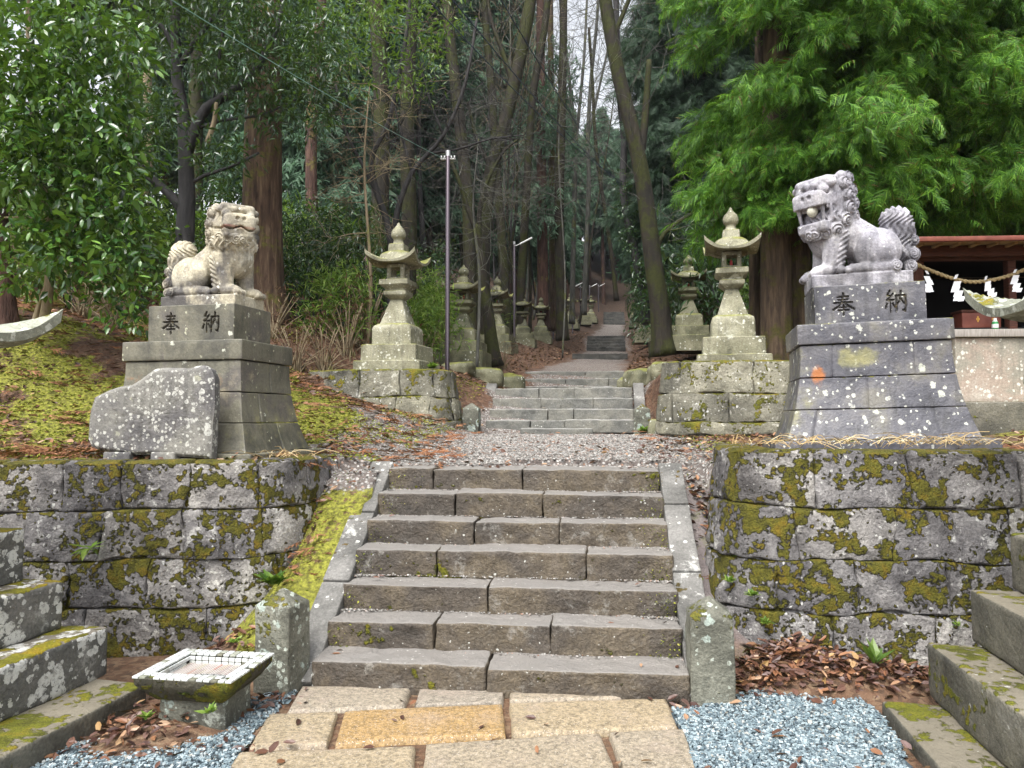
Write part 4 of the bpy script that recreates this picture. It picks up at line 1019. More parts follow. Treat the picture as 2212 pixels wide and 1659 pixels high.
up_stairs('flight of five narrow dark steps far up the path', 34.0, 4.62, 5, .36, .165, .86, [[.5], [.4], [.55], [.45], [.5]], 27, False, 0, m_step3)
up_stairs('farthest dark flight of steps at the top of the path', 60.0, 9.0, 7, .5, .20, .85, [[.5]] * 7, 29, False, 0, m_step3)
for lab, u, v, Y, w, h in [('low mossy stone post left of the second flight of stairs', 1019, 926, 11.25, .23, .36), ('stone post with pale pointed top right of the second flight', 1387, 925, 11.10, .23, .40),
                           ('dark stub post left of the third flight of stairs', 1117, 838, 16.1, .24, .34), ('dark stub post right of the third flight of stairs', 1344, 832, 15.9, .22, .32)]:
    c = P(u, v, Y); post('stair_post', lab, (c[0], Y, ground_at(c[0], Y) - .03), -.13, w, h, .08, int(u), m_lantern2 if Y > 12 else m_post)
# rough stones heaped on the banks by the lanterns
def boulders(label, spec, seed):
    for k, (u, v, Y, sx, sy, sz) in enumerate(spec):
        c = P(u, v, Y); V, F = rough_block((sx, sy, sz), .04, .12, .07, 3.5, seed + k, .06); V = rotz(V, .4 * math.sin(k * 2.3))
        o = MB().add(V, F).build('bank_stone', m_lantern2, sharp=60); o.location = (c[0], Y, ground_at(c[0], Y) + sz * .12); tag(o, label[k], 'stone')
boulders(['flat mossy stone under the second left lantern', 'dark boulder at the foot of the curved mossy trunk', 'long mossy slab left of the dark lamp post foot',
          'mossy boulder below the leaning trunk on the right', 'dark mossy stone under the second right lantern', 'squarish mossy stone at the left end of the right lantern wall'],
         [(1045, 800, 15.0, .75, .5, .38), (1098, 790, 16.2, .6, .6, .42), (990, 806, 14.6, .6, .5, .30), (1405, 768, 15.2, .9, .7, .45), (1470, 775, 14.0, 1.2, .6, .45), (1435, 815, 10.6, .45, .5, .4)], 830)

# ------------------------------------------------------------------ tiled water basin
FL, FR_, BR, BL = [np.array(q) for q in ((-1.905, 3.93), (-1.37, 3.86), (-1.33, 4.33), (-1.865, 4.42))]
bc = (FL + FR_ + BR + BL) / 4; ex = (FR_ - FL + BR - BL) / 2; wx = np.linalg.norm(ex); ey = (BL - FL + BR - FR_) / 2; wy = np.linalg.norm(ey); brz = math.atan2(ex[1], ex[0])
basin = thing('water_basin', 'square stone basin with white mosaic tile rim on a squat foot', 'water basin', (bc[0], bc[1], .03), brz)
ft = dense([(-.08, .19, .155), (.13, .18, .145), (.15, .19, .155)], .03); MB().add(*loft(ft, 9, .12, 1, .006, 9, 901)).build('foot', m_post, basin, sharp=40)
hx, hy = wx / 2, wy / 2
bw = [(.14, hx * .68, hy * .68), (.17, hx * .80, hy * .80), (.225, hx * .965, hy * .965), (.262, hx * .985, hy * .985), (.265, hx * .97, hy * .97), (.265, hx * .78, hy * .76), (.215, hx * .74, hy * .72)]
m_bowl = stone_mat('mossy_bowl_stone', [(.3, (.03, .028, .02)), (.6, (.07, .065, .045))], .3, None, (.75, 5, (.11, .115, .010), .0), .85, .9)
MB().add(*loft(dense(bw, .03), 12, .05, 1, .006, 9, 903)).build('bowl', m_bowl, basin, sharp=40)
M = Mat('white_tile'); r = M.geo.outputs['Random Per Island']
m_tile = M.fin(M.ramp(r, [(0, (.42, .44, .43)), (.5, (.58, .60, .59)), (.88, (.50, .52, .50)), (.95, (.26, .27, .22)), (1, (.10, .09, .06))]), .18, spec=.5)
tl = MB(); rr = np.random.default_rng(5)
def tile(x, y, z, sx, sy, sz):
    if rr.random() < .03: return
    V, F = rough_block((sx, sy, sz), .1, .003, .0, 1, 0); V = rotz(V, rr.uniform(-.03, .03)); tl.add(V + np.array([x, y, z]), F)
nx, ny = 14, 12; px, py = 2 * hx / nx, 2 * hy / ny
for i in range(nx):
    for j in range(ny):
        if i in (0, 1, nx - 2, nx - 1) or j in (0, 1, ny - 2, ny - 1): tile(-hx + px * (i + .5), -hy + py * (j + .5), .268, px * .86, py * .86, .012)
for i in range(2, nx - 2):
    for sy in (-1, 1):
        for q in (0, 1): tile(-hx + px * (i + .5), sy * (hy - 2 * py - .004), .250 - q * .024, px * .9, .008, .021)
for j in range(2, ny - 2):
    for sx in (-1, 1):
        for q in (0, 1): tile(sx * (hx - 2 * px - .004), -hy + py * (j + .5), .250 - q * .024, .008, py * .9, .021)
tl.build('tile_rim', m_tile, basin, smooth=False)
M = Mat('strip_tile'); r = M.geo.outputs['Random Per Island']
m_strip = M.fin(M.ramp(r, [(0, (.42, .38, .36)), (.4, (.52, .47, .44)), (.75, (.38, .31, .30)), (.93, (.46, .42, .34)), (1, (.4, .06, .06))]), .3)
fl = MB(); ns = 26
for i in range(ns):
    x = -hx * .70 + 1.40 * hx * (i + .5) / ns
    for y0, y1 in ((-.70, -.2), (-.19, .25), (.26, .69)): V, F = box((x, hy * (y0 + y1) / 2, .222), (1.40 * hx / ns * .6, hy * (y1 - y0), .006)); fl.add(V, F)
fl.build('tile_floor', m_strip, basin, smooth=False)
M = Mat('basin_water'); m_water = M.fin((.03, .035, .035), .03); M.put(M.bs.inputs['Transmission Weight'], .92); M.put(M.bs.inputs['IOR'], 1.33)
t = np.linspace(0, 2 * math.pi, 28, endpoint=False); wv = np.stack([hx * .22 + hx * (.44 + .05 * np.sin(3 * t)) * np.cos(t), -hy * .36 + hy * (.30 + .04 * np.cos(2 * t)) * np.sin(t), 0 * t + .2285], 1)
wt = wv.copy(); wt[:, 2] += .004; wt[:, :2] = (wt[:, :2] - wt[:, :2].mean(0)) * .98 + wt[:, :2].mean(0)
k = np.arange(28); VV = np.concatenate([wv, wt, [wt.mean(0)]]); FF = np.stack([k, (k + 1) % 28, (k + 1) % 28 + 28, k + 28], 1); TT = np.stack([k + 28, (k + 1) % 28 + 28, np.full(28, 56)], 1)
m_pool = Mat('wet_dark_film'); MB().add(VV, FF, TT).build('water', m_water, basin)

# ------------------------------------------------------------------ black lamp posts and the wires
M = Mat('brown_black_paint'); m_pole = M.fin((.12, .10, .115), .24, spec=.6); M.put(M.bs.inputs['Metallic'], .75)
M = Mat('galvanised'); m_galv = M.fin((.5, .5, .5), .35); M.put(M.bs.inputs['Metallic'], .8)
M = Mat('lamp_white'); m_lampw = M.fin((.75, .76, .76), .35)
def lamp(label, u, v0, v1, Y, lampdir, rad=.040):
    b = P(u, v0, Y); t = P(u, v1, Y); zb = min(b[2], ground_at(b[0], Y)) - .15 if Y > 14 else b[2] - .2
    root = thing('lamp_post', label, 'lamp post', (b[0], Y, b[2]), 0, 'black lamp posts along the path')
    h = t[2] - b[2]
    V, F = lathe([(zb - b[2], rad), (h - .02, rad), (h, rad * .8), (h + .005, 0)], 14); MB().add(V, F).build('pole', m_pole, root, sharp=40)
    V, F = lathe([(h - .06, rad * 1.06), (h + .03, rad * 1.06), (h + .045, .001)], 14); MB().add(V, F).build('cap', m_galv, root, sharp=40)
    if lampdir:
        a = MB(); a.add(*tube([(0, -rad, h - .12), (.10 * lampdir, -rad - .02, h - .10), (.16 * lampdir, -rad - .03, h - .06)], .014, 6, .1)); a.build('arm', m_galv, root)
        V, F = rough_block((.46, .09, .05), .05, .02, 0, 1, 0); c, s = math.cos(.48 * lampdir), math.sin(.48 * lampdir)
        V = np.stack([V[:, 0] * c - V[:, 2] * s, V[:, 1], V[:, 0] * s + V[:, 2] * c], 1) + np.array([.36 * lampdir, -rad - .04, h + .03]); MB().add(V, F).build('lamp_head', m_lampw, root)
    else:
        a = MB()
        for sx in (-1, 1):
            V, F = box((sx * .06, 0, h - .10), (.12, .025, .02)); a.add(V, F)
            for q in (0, 1): V, F = lathe([(-.03, .001), (-.028, .022), (-.01, .012), (.0, .022), (.012, .012), (.03, .018), (.032, .001)], 8); a.add(V * .6 + np.array([sx * (.055 + .05 * q), -.02, h - .075]), F)
        a.build('insulator_bracket', m_lampw, root)
    return root
lamp('tall near black lamp post standing beside the left front lantern', 966, 822, 330, 12.2, 0, .037)
for lab, u, v0, v1, Y, dr in [('black lamp post with white lamp bar behind the curved mossy trunk', 1111, 762, 524, 24, 1), ('dark lamp post without lamp left of the twin posts', 1195, 757, 584, 33, 0),
                              ('slim lamp post with lit-looking white bar, fourth up the path', 1237, 752, 616, 40, 1), ('slim lamp post close behind the fourth one', 1254, 726, 618, 50, 0),
                              ('small distant lamp post with white bar before the dark wood', 1274, 706, 617, 58, 1), ('tiny farthest lamp post at the edge of the dark wood', 1293, 700, 616, 68, 1)]:
    lamp(lab, u, v0, v1, Y, dr)
M = Mat('cable_green'); m_cab1 = M.fin((.14, .27, .23), .4)
M = Mat('cable_blue'); m_cab2 = M.fin((.012, .03, .06), .4)
def wire(label, a, b, sag, mat, rad):
    t = np.linspace(0, 1, 40)[:, None]; p = a * (1 - t) + b * t; p[:, 2] -= (sag * 4 * t * (1 - t))[:, 0]
    tag(MB().add(*tube(p, rad, 5, spline=False)).build('overhead_wire', mat), label, 'wire', 'overhead wires')
wire('pale green wire coming down from upper left to the near lamp post', P(180, -120, 5.2), P(958, 343, 12.2), .06, m_cab1, .0045)
far = P(1345, 393, 21.5)
for k, (u, lab) in enumerate([(905, 'lowest of the three blue-black wires sloping to the ivy trunk'), (966, 'middle one of three blue-black wires sloping to the ivy trunk'), (1090, 'steepest right one of three blue-black wires to the ivy trunk')]):
    wire(lab, P(u - 60, -90, 8.5), far + np.array([0, 0, -.1 * k]), .25 - .05 * k, m_cab2, .008)

# ------------------------------------------------------------------ the little red shrine on the right
YS_ = 8.0
def S(u, v, Y=YS_): return P(u, v, Y)
sh_o = S(2120, 715); x0 = S(1985, 715)[0] - sh_o[0]; X = lambda u: P(u, 700, YS_)[0] - sh_o[0]; Z = lambda v: P(2100, v, YS_)[2] - sh_o[2]
shr = thing('shrine_hut', 'small dark red wooden shrine with low roof on a pale stone base', 'shrine', sh_o, -.06)
M = Mat('red_brown_wood'); wv_ = M.stretch(3, 3, 40); c = M.ramp(M.noise(4, 5, .6, vec=wv_), [(.3, (.045, .018, .012)), (.6, (.10, .035, .022)), (.75, (.15, .06, .035))]); m_redw = M.fin(c, .7, M.bump(M.noise(9, 4, vec=wv_), .3, .01))
M = Mat('grey_wood'); wv_ = M.stretch(40, 3, 3); c = M.ramp(M.noise(3, 5, .6, vec=wv_), [(.3, (.22, .20, .18)), (.6, (.36, .33, .30)), (.75, (.48, .45, .42))]); m_greyw = M.fin(c, .75)
M = Mat('roof_red'); m_roofr = M.fin(M.ramp(M.noise(8, 4), [(.3, (.13, .035, .024)), (.7, (.22, .07, .045))]), .45)
M = Mat('roof_tan'); m_rooft = M.fin(M.ramp(M.noise(6, 4), [(.3, (.26, .18, .10)), (.7, (.38, .27, .16))]), .6)
def bx(name, u0, u1, v0, v1, y0, y1, mat, parent=shr, r=.008, seed=0):
    xa, xb, za, zb_ = X(u0), X(u1), Z(v1), Z(v0); V, F = rough_block((xb - xa, y1 - y0, zb_ - za), .06, r, .002, 6, seed); return MB().add(V + np.array([(xa + xb) / 2, (y0 + y1) / 2, (za + zb_) / 2]), F).build(name, mat, parent, sharp=40)
pinks = [(.27, (.17, .165, .135)), (.45, (.29, .27, .22)), (.58, (.36, .29, .235)), (.75, (.47, .45, .39))]
m_pink = stone_mat('pinkish_base_stone', pinks, .3, [(24, .55, (.66, .65, .58)), (11, .25, (.6, .6, .52))], (.06, 4, (.2, .19, .05), .1), .75, .4, streak=.25)
bx('base_stone', 2062, 2420, 730, 868, -.02, 1.6, m_pink, seed=1); bx('base_stone', 2040, 2440, 868, 945, -.12, 1.7, m_near2, r=.02, seed=2)
bx('sill', 2058, 2420, 712, 729, -.06, .9, m_greyw)
M = Mat('shade_black_wood'); m_shade_black = M.fin((.006, .005, .005), .8)  # near-black: the shade inside the hut is put into the wood colour
bx('floor', 1985, 2400, 705, 713, .1, 1.6, m_shade_black)
for u0, u1 in ((1992, 2008), (2186, 2203), (2392, 2408)): bx('post', u0, u1, 552, 716, .06, .16, m_redw)
bx('back_wall', 1985, 2408, 545, 712, 1.5, 1.56, m_shade_black); bx('side_wall', 1985, 1992, 545, 712, .16, 1.5, m_shade_black); bx('side_wall', 2402, 2408, 545, 712, .16, 1.5, m_shade_black); bx('ceiling', 1992, 2402, 541, 545, .16, 1.5, m_shade_black)
bx('lintel', 1970, 2420, 553, 561, .02, .10, m_redw); bx('fascia', 1960, 2440, 534, 557, -.10, -.04, m_redw)
for k in range(12): V, F = box((X(1975 + k * 38), -.16, Z(537)), (.035, .22, .028)); MB().add(V, F).build('rafter_end', m_rooft, shr, smooth=False)
mb = MB()
yy = np.linspace(-.42, .85, 14); zz = Z(531) + .15 * ((yy + .42) / 1.27) ** 1.25; prof = np.stack([yy, zz], 1)
for (dz, yo) in ((0, 0),):
    Vt = [[x, y, z] for x in (X(1950), X(2460)) for (y, z) in prof]; Vb = [[x, y, z - .035] for x in (X(1950), X(2460)) for (y, z) in prof]; n = len(prof)
    mb.add(Vt, grid_faces(2, n)[:, ::-1]); mb.add(Vb, grid_faces(2, n))
    mb.add([Vt[0], Vb[0], Vb[n], Vt[n]], [[0, 1, 2, 3]]); 
    for q in (0, n): mb.add(Vt[q:q + n] + Vb[q:q + n], grid_faces(2, n) if q else grid_faces(2, n)[:, ::-1])
    Vm = [[x, 1.7 - y, z] for (x, y, z) in Vt]; mb.add(Vm, grid_faces(2, n))
mb.build('roof', m_rooft, shr, sharp=30)
bx('roof_edge', 1950, 2460, 531, 541, -.46, -.41, m_roofr); bx('ridge_beam', 1955, 2455, 505, 522, .70, 1.0, m_rooft)
mb = MB()
for q in range(3): V, F = lathe([(0, .001), (.001, .05), (.28, .05), (.281, .001)], 12); V = V[:, [0, 2, 1]] + np.array([X(2140) + .045 * (q - 1), .68, Z(512) + .05 - .03 * abs(q - 1)]); mb.add(V, F[:, ::-1])
mb.build('ridge_ornament', m_rooft, shr, sharp=40)
# straw rope and paper streamers
M = Mat('straw_rope'); m_rope = M.fin(M.ramp(M.noise(50, 3), [(.3, (.28, .20, .09)), (.7, (.52, .42, .24))]), .85)
ru = np.array([1970, 2000, 2030, 2060, 2095, 2130, 2165, 2200, 2235, 2275]); rv = np.array([566, 580, 592, 602, 609, 607, 600, 588, 572, 556]); YR = YS_ - .12
rp_ = np.array([P(u, v, YR) for u, v in zip(ru, rv)]); cpts, _ = catmull(rp_, np.ones(len(rp_)), .02); mb = MB()
L_ = np.concatenate([[0], np.cumsum(np.linalg.norm(np.diff(cpts, axis=0), axis=1))])
for q in range(2):
    ph = L_ * 62 + q * math.pi; mb.add(*tube(cpts + .011 * np.stack([0 * ph, np.cos(ph), np.sin(ph)], 1), .0125, 6, spline=False))
tag(mb.build('straw_rope', m_rope), 'twisted straw rope hung across the front of the red shrine', 'straw rope')
M = Mat('white_paper'); m_paper = M.fin((.82, .84, .88), .6)
def streamer(label, u, v, sc, tilt, mir=1):
    c = P(u, v, YR - .03); w = .062 * sc; mb = MB(); x = y = 0.0; t = np.array([.0, 0, 0])
    sh = [(-.15, 1.0, .5, .7), (-.05, -.2, 1.15, .95), (-.28, -1.0, 1.25, 1.0), (.12, -1.75, 1.3, 1.0), (-.05, -2.45, 1.1, .9), (.55, -2.55, .9, .8)]
    for k, (ox, oz, ww, hh) in enumerate(sh):
        a = tilt * mir; V = np.array([[ox - ww / 2, 0, oz - hh / 2], [ox + ww / 2, 0, oz - hh / 2 + .12], [ox + ww / 2 + .28, 0, oz + hh / 2 + .12], [ox - ww / 2 + .28, 0, oz + hh / 2]]) * w
        V[:, 0] *= mir; V[:, 1] = -.006 * k; V2 = V + np.array([0, .0012, 0])
        V = np.concatenate([V, V2]); V = np.stack([V[:, 0] * math.cos(a) - V[:, 2] * math.sin(a), V[:, 1], V[:, 0] * math.sin(a) + V[:, 2] * math.cos(a)], 1)
        mb.add(V + c, [[0, 1, 2, 3], [7, 6, 5, 4], [0, 4, 5, 1], [1, 5, 6, 2], [2, 6, 7, 3], [3, 7, 4, 0]])
    tag(mb.build('paper_streamer', m_paper, smooth=False), label, 'paper streamer', 'white zigzag paper streamers on the rope')
streamer('white zigzag paper streamer beside the edge of the right pedestal', 2004, 600, .85, -.1, -1)
streamer('white zigzag paper streamer hanging in the middle of the black opening', 2065, 612, 1.05, -.05)
streamer('white paper streamer half hidden by the great roof tip', 2132, 612, .85, .15)
streamer('white zigzag paper streamer by the right shrine post', 2192, 598, .9, -.1)
obx = thing('offertory_box', 'worn red-brown offertory box with gilt marks inside the shrine', 'offertory box', S(2110, 716, YS_ + .22), -.05)
V, F = rough_block((.40, .2, .19), .05, .008, .002, 6, 3); MB().add(V + np.array([0, 0, .10]), F).build('box', m_roofr, obx, sharp=40)
V, F = rough_block((.43, .23, .025), .05, .006, .0, 6, 3); MB().add(V + np.array([0, 0, .207]), F).build('lid', m_redw, obx, sharp=40)
M = Mat('gilt'); m_gilt = M.fin((.65, .36, .08), .35); M.put(M.bs.inputs['Metallic'], .7)
mb = MB()
for (x, z) in ((-.05, .12), (-.03, .12), (-.04, .14), (-.04, .10), (.11, .12), (.13, .125), (.12, .10)): V, F = box((x, -.103, z), (.012, .004, .022)); mb.add(V, F)
mb.build('gilt_mark', m_gilt, obx, smooth=False)
bt = thing('drink_bottle', 'small green plastic bottle with white cap on the shrine sill', 'bottle', S(2150, 713, YS_ + .03))
M = Mat('bottle_green'); m_bg = M.fin((.05, .32, .10), .2); M = Mat('cap_white'); m_bcw = M.fin((.8, .8, .8), .4)
V, F = lathe([(0, .001), (.001, .030), (.075, .032), (.09, .024), (.10, .013), (.105, .012)], 14); MB().add(V, F).build('body', m_bg, bt)
V, F = lathe([(.088, .026), (.105, .016), (.125, .016), (.126, .001)], 14); MB().add(V, F).build('cap', m_bcw, bt)
V, F = lathe([(.022, .0322), (.062, .0328)], 14); MB().add(V, F).build('label_band', m_bcw, bt)
# ------------------------------------------------------------------ foliage shapes
LEAF_V = np.array([[0, 0, 0], [.42, .25, .045], [.42, -.25, .045], [1, 0, -.07], [.45, 0, 0]]); LEAF_F = np.array([[0, 2, 4], [0, 4, 1], [4, 2, 3], [1, 4, 3]])
SLIM_V = LEAF_V * np.array([1, .52, 1]); BLADE_V = LEAF_V * np.array([1, .30, 1.5])
def frond(seed, ntw=13, droop=.35, wid=.028, seg=2, hang=.45):
    """a conifer spray along +x: stem and drooping side twigs as narrow folded strips"""
    r = np.random.default_rng(seed); V, F = [], []; n = 0
    def strip(p, w):
        nonlocal n
        p = np.array(p); k = len(p); sd = np.cross(np.gradient(p, axis=0), [0, 0, 1.]); sd /= np.linalg.norm(sd, axis=1, keepdims=True) + 1e-6
        ww = w * np.linspace(1.0, .35, k)[:, None]
        V.extend((p + sd * ww)); V.extend((p - sd * ww + np.array([0, 0, w * .5])))
        for q in range(k - 1): F.append([n + q, n + q + 1, n + k + q + 1, n + k + q])
        n += 2 * k
    stem = lambda t: np.array([t, .03 * math.sin(t * 5), -droop * t * t])
    strip([stem(t) for t in np.linspace(0, 1, 4)], wid * .8)
    for k in range(ntw):
        t = .12 + .88 * (k + r.random() * .6) / ntw; sd = 1 if k % 2 else -1; L = (.46 - .26 * t) * r.uniform(.75, 1.2); a = r.uniform(.55, .95) * sd
        b = stem(t); d = np.array([math.cos(a), math.sin(a), r.uniform(-.25, .2)])
        strip([b + d * L * q + np.array([0, 0, -hang * L * q * q]) for q in np.linspace(0, 1, seg + 1)], wid)
    return np.array(V), np.array(F)
FROND = [frond(k, 17, .5, .021, 2, .85) for k in range(4)]
OVAL_V = np.array([[0, 0, 0], [.28, .19, .035], [.28, -.19, .035], [.68, .18, .02], [.68, -.18, .02], [1, 0, -.06], [.3, 0, 0], [.7, 0, -.02]]); OVAL_F = np.array([[0, 2, 6], [0, 6, 1], [6, 2, 4], [6, 4, 7], [1, 6, 7], [1, 7, 3], [7, 4, 5], [3, 7, 5]]); FROND_LO = [frond(20 + k, 8, .5, .055, 1) for k in range(3)]
def put_shapes(mb, shapes, pos, dirs, size, r, roll=.5):
    d, s, n = frames(dirs, r.normal(0, roll, len(pos))); w = r.integers(0, len(shapes), len(pos))
    for k, (V0, F0) in enumerate(shapes):
        m = w == k
        if m.any(): mb.add(stamp(V0, pos[m], d[m], s[m], n[m], size[m]), stamp_faces(F0, len(V0), m.sum()))
def leaf_cloud(mb, centers, radii, per, size, r, out=None, shape=LEAF_V, down=.35, flat=.75):
    """tufts of leaves round twig ends"""
    n = len(centers) * per; c = np.repeat(centers, per, 0); rad = np.repeat(np.broadcast_to(radii, (len(centers),)), per)
    u = r.normal(size=(n, 3)); u /= np.linalg.norm(u, axis=1, keepdims=True); rr = r.random(n) ** .45
    p = c + u * (rad * rr)[:, None] * np.array([1, 1, flat])
    d = u * .8 + r.normal(0, .55, (n, 3)) + np.array([0, 0, -down]) + (0 if out is None else np.repeat(out, per, 0) * .5)
    put_shapes(mb, [(shape, OVAL_F if shape is OVAL_V else LEAF_F)], p, d, size * r.uniform(.6, 1.25, n), r, .6)
def bough_tree(r, H, zlo, rmax, nb, ns, fr, size, droop, trunk=(0, 0), face=None, tipz=None, shape=lambda t: 1 - t * .85):
    """conifer crown: drooping boughs set with sprays. returns spray positions, directions, sizes and bough lines"""
    P_, D_, S_, B_ = [], [], [], []
    for k in range(nb):
        t = (k + r.random()) / nb; z = zlo + (H - zlo) * t; a = k * 2.39996 + r.normal(0, .3)
        L = rmax * shape(t) * r.uniform(.7, 1.12)
        if face is not None and math.cos(a - face) < -.25 and r.random() < .8: continue
        h = np.array([math.cos(a), math.sin(a), 0])
        rise, dr = r.uniform(.0, .25), droop * r.uniform(.7, 1.3)
        f = lambda q: np.array([trunk[0], trunk[1], z]) + h * (L * q)[:, None] + np.array([0, 0, 1]) * (rise * L * q - dr * L * q ** 2.2)[:, None]
        B_.append(f(np.linspace(0, .95, 6)))
        m = int(ns * (L / rmax + .15)); q = np.clip(r.random(m) ** .6, .12, 1); p = f(q) + r.normal(0, .09 * L ** .5 + .05, (m, 3)) * np.array([1.2, 1.2, .6])
        side = np.array([-h[1], h[0], 0]); d = h * r.uniform(.3, 1.1, m)[:, None] + side * r.normal(0, .75, m)[:, None] + np.array([0, 0, 1]) * r.uniform(-1.0, .15, m)[:, None]
        P_.append(p); D_.append(d); S_.append(size * r.uniform(.65, 1.25, m) * (.75 + .4 * (1 - t)))
    return np.concatenate(P_), np.concatenate(D_), np.concatenate(S_), B_

def bark(name, stops, moss=None, mshare=.5, bump=.8, sz=.22, scale=9):
    M = Mat(name); st = M.stretch(1, 1, sz); n = M.noise(scale, 6, .65, .3, vec=st); c = M.ramp(n, stops)
    if moss:
        mk = M.step(M.math('ADD', M.noise(1.6, 5, .65), M.math('MULTIPLY', M.noise(11, 4, .6), .35)), .86 - mshare * .4, 1.0 - mshare * .4)
        c = M.mix(mk, c, M.ramp(M.noise(16, 4, .7), [(.3, tuple(q * .5 for q in moss)), (.6, moss), (.75, tuple(q * 1.5 for q in moss))]))
    return M.fin(c, .85, M.bump(n, bump, .05))
b_red = bark('red_cedar_bark', [(.3, (.022, .012, .010)), (.5, (.07, .036, .027)), (.65, (.125, .07, .052)), (.8, (.19, .12, .09))], (.17, .15, .035), .25, 1.0, .12, 14)
b_cedar = bark('cedar_bark', [(.3, (.022, .014, .010)), (.5, (.07, .047, .030)), (.65, (.13, .09, .055)), (.8, (.20, .15, .10))], (.085, .078, .014), .5, 1.0, .12, 14)
b_dark = bark('wet_dark_bark', [(.3, (.012, .012, .013)), (.55, (.035, .033, .034)), (.75, (.08, .075, .075))], None, 0, .5)
b_moss = bark('mossy_bark', [(.3, (.008, .007, .005)), (.55, (.024, .019, .013)), (.75, (.055, .045, .030))], (.032, .036, .005), .62, 1.0, .16)
b_huge = bark('olive_cedar_bark', [(.3, (.03, .018, .012)), (.5, (.10, .06, .04)), (.65, (.19, .13, .08)), (.8, (.27, .19, .12))], (.15, .14, .03), .42, 1.0, .12, 14)
b_tan = bark('tan_bark', [(.3, (.10, .075, .045)), (.55, (.24, .19, .12)), (.75, (.36, .30, .21))], (.2, .2, .06), .3, .4)
b_grey = bark('grey_green_bark', [(.3, (.035, .035, .032)), (.55, (.10, .10, .088)), (.75, (.20, .20, .18))], (.13, .14, .05), .4, .5)
l_cedar = leaf_mat('bright_cedar_needles', [(0, (.028, .075, .010)), (.06, (.16, .09, .03)), (.08, (.028, .090, .012)), (.4, (.058, .170, .018)), (.75, (.110, .265, .026)), (1, (.21, .40, .05))], .5, .40, .35)
l_dcon = leaf_mat('dark_conifer_needles', [(0, (.020, .042, .024)), (.5, (.040, .075, .045)), (1, (.075, .12, .075))], .6, .3, .3, (.1, .2, .08))
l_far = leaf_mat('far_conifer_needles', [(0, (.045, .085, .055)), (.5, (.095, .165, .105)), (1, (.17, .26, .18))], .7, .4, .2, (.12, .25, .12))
l_cam = leaf_mat('glossy_camellia_leaves', [(0, (.010, .034, .008)), (.4, (.028, .080, .015)), (.75, (.065, .150, .026)), (1, (.16, .28, .06))], .20, .22, .65)
l_dark = leaf_mat('dark_glossy_leaves', [(0, (.010, .026, .012)), (.5, (.024, .055, .024)), (1, (.055, .105, .045))], .25, .2, .5)
l_mid = leaf_mat('mid_green_leaves', [(0, (.03, .07, .012)), (.5, (.07, .14, .022)), (1, (.16, .24, .05))], .35, .35, .45)
l_bam = leaf_mat('bamboo_grass_leaves', [(0, (.05, .11, .015)), (.5, (.12, .21, .03)), (1, (.27, .36, .08))], .4, .4, .4)
l_dry = leaf_mat('dry_twig_leaves', [(0, (.05, .026, .015)), (.6, (.11, .065, .04)), (1, (.20, .135, .085))], .7, .2, .2, (.3, .15, .05))

# ------------------------------------------------------------------ trees traced limb by limb
def limbs(mb, L, Y, ns=10, rough=.12, seed=0, jitter=.0, flare=0.0):
    ends = []
    for k, (pl, r0, r1) in enumerate(L):
        r = np.random.default_rng(seed * 31 + k); n = len(pl); dy = np.cumsum(r.normal(0, jitter, n)) if jitter and k else np.zeros(n)
        pts = np.array([P(u, v, Y + d) for (u, v), d in zip(pl, dy)]); m = Y / FPX
        mb.add(*tube(pts, np.linspace(r0 * m, r1 * m, n), ns if r0 > 8 else 6, .14 if r0 > 8 else .2, rough, 3, seed + k, flare if k == 0 else 0)); ends.append(pts)
    return ends
def twigs(mb, starts, dirs, r, n_sub=3, L0=.9, rad=.009, wig=.22, depth=2, gz=.0):
    """fine bare branches, forking"""
    for p, d in zip(starts, dirs):
        L = L0 * r.uniform(.5, 1.3); k = 5; pts = [np.array(p)]; dd = np.array(d, float); dd /= np.linalg.norm(dd) + 1e-6
        for q in range(k): dd = dd + r.normal(0, wig, 3) + np.array([0, 0, gz]); dd /= np.linalg.norm(dd); pts.append(pts[-1] + dd * L / k)
        mb.add(*tube(pts, np.linspace(rad, rad * .35, k + 1), 4, spline=False))
        if depth > 0:
            for q in range(n_sub):
                i = r.integers(1, k + 1); side = r.normal(size=3); side -= dd * (side @ dd)
                twigs(mb, [pts[i]], [dd * .7 + side * .8], r, n_sub, L0 * .6, rad * .55, wig, depth - 1, gz)
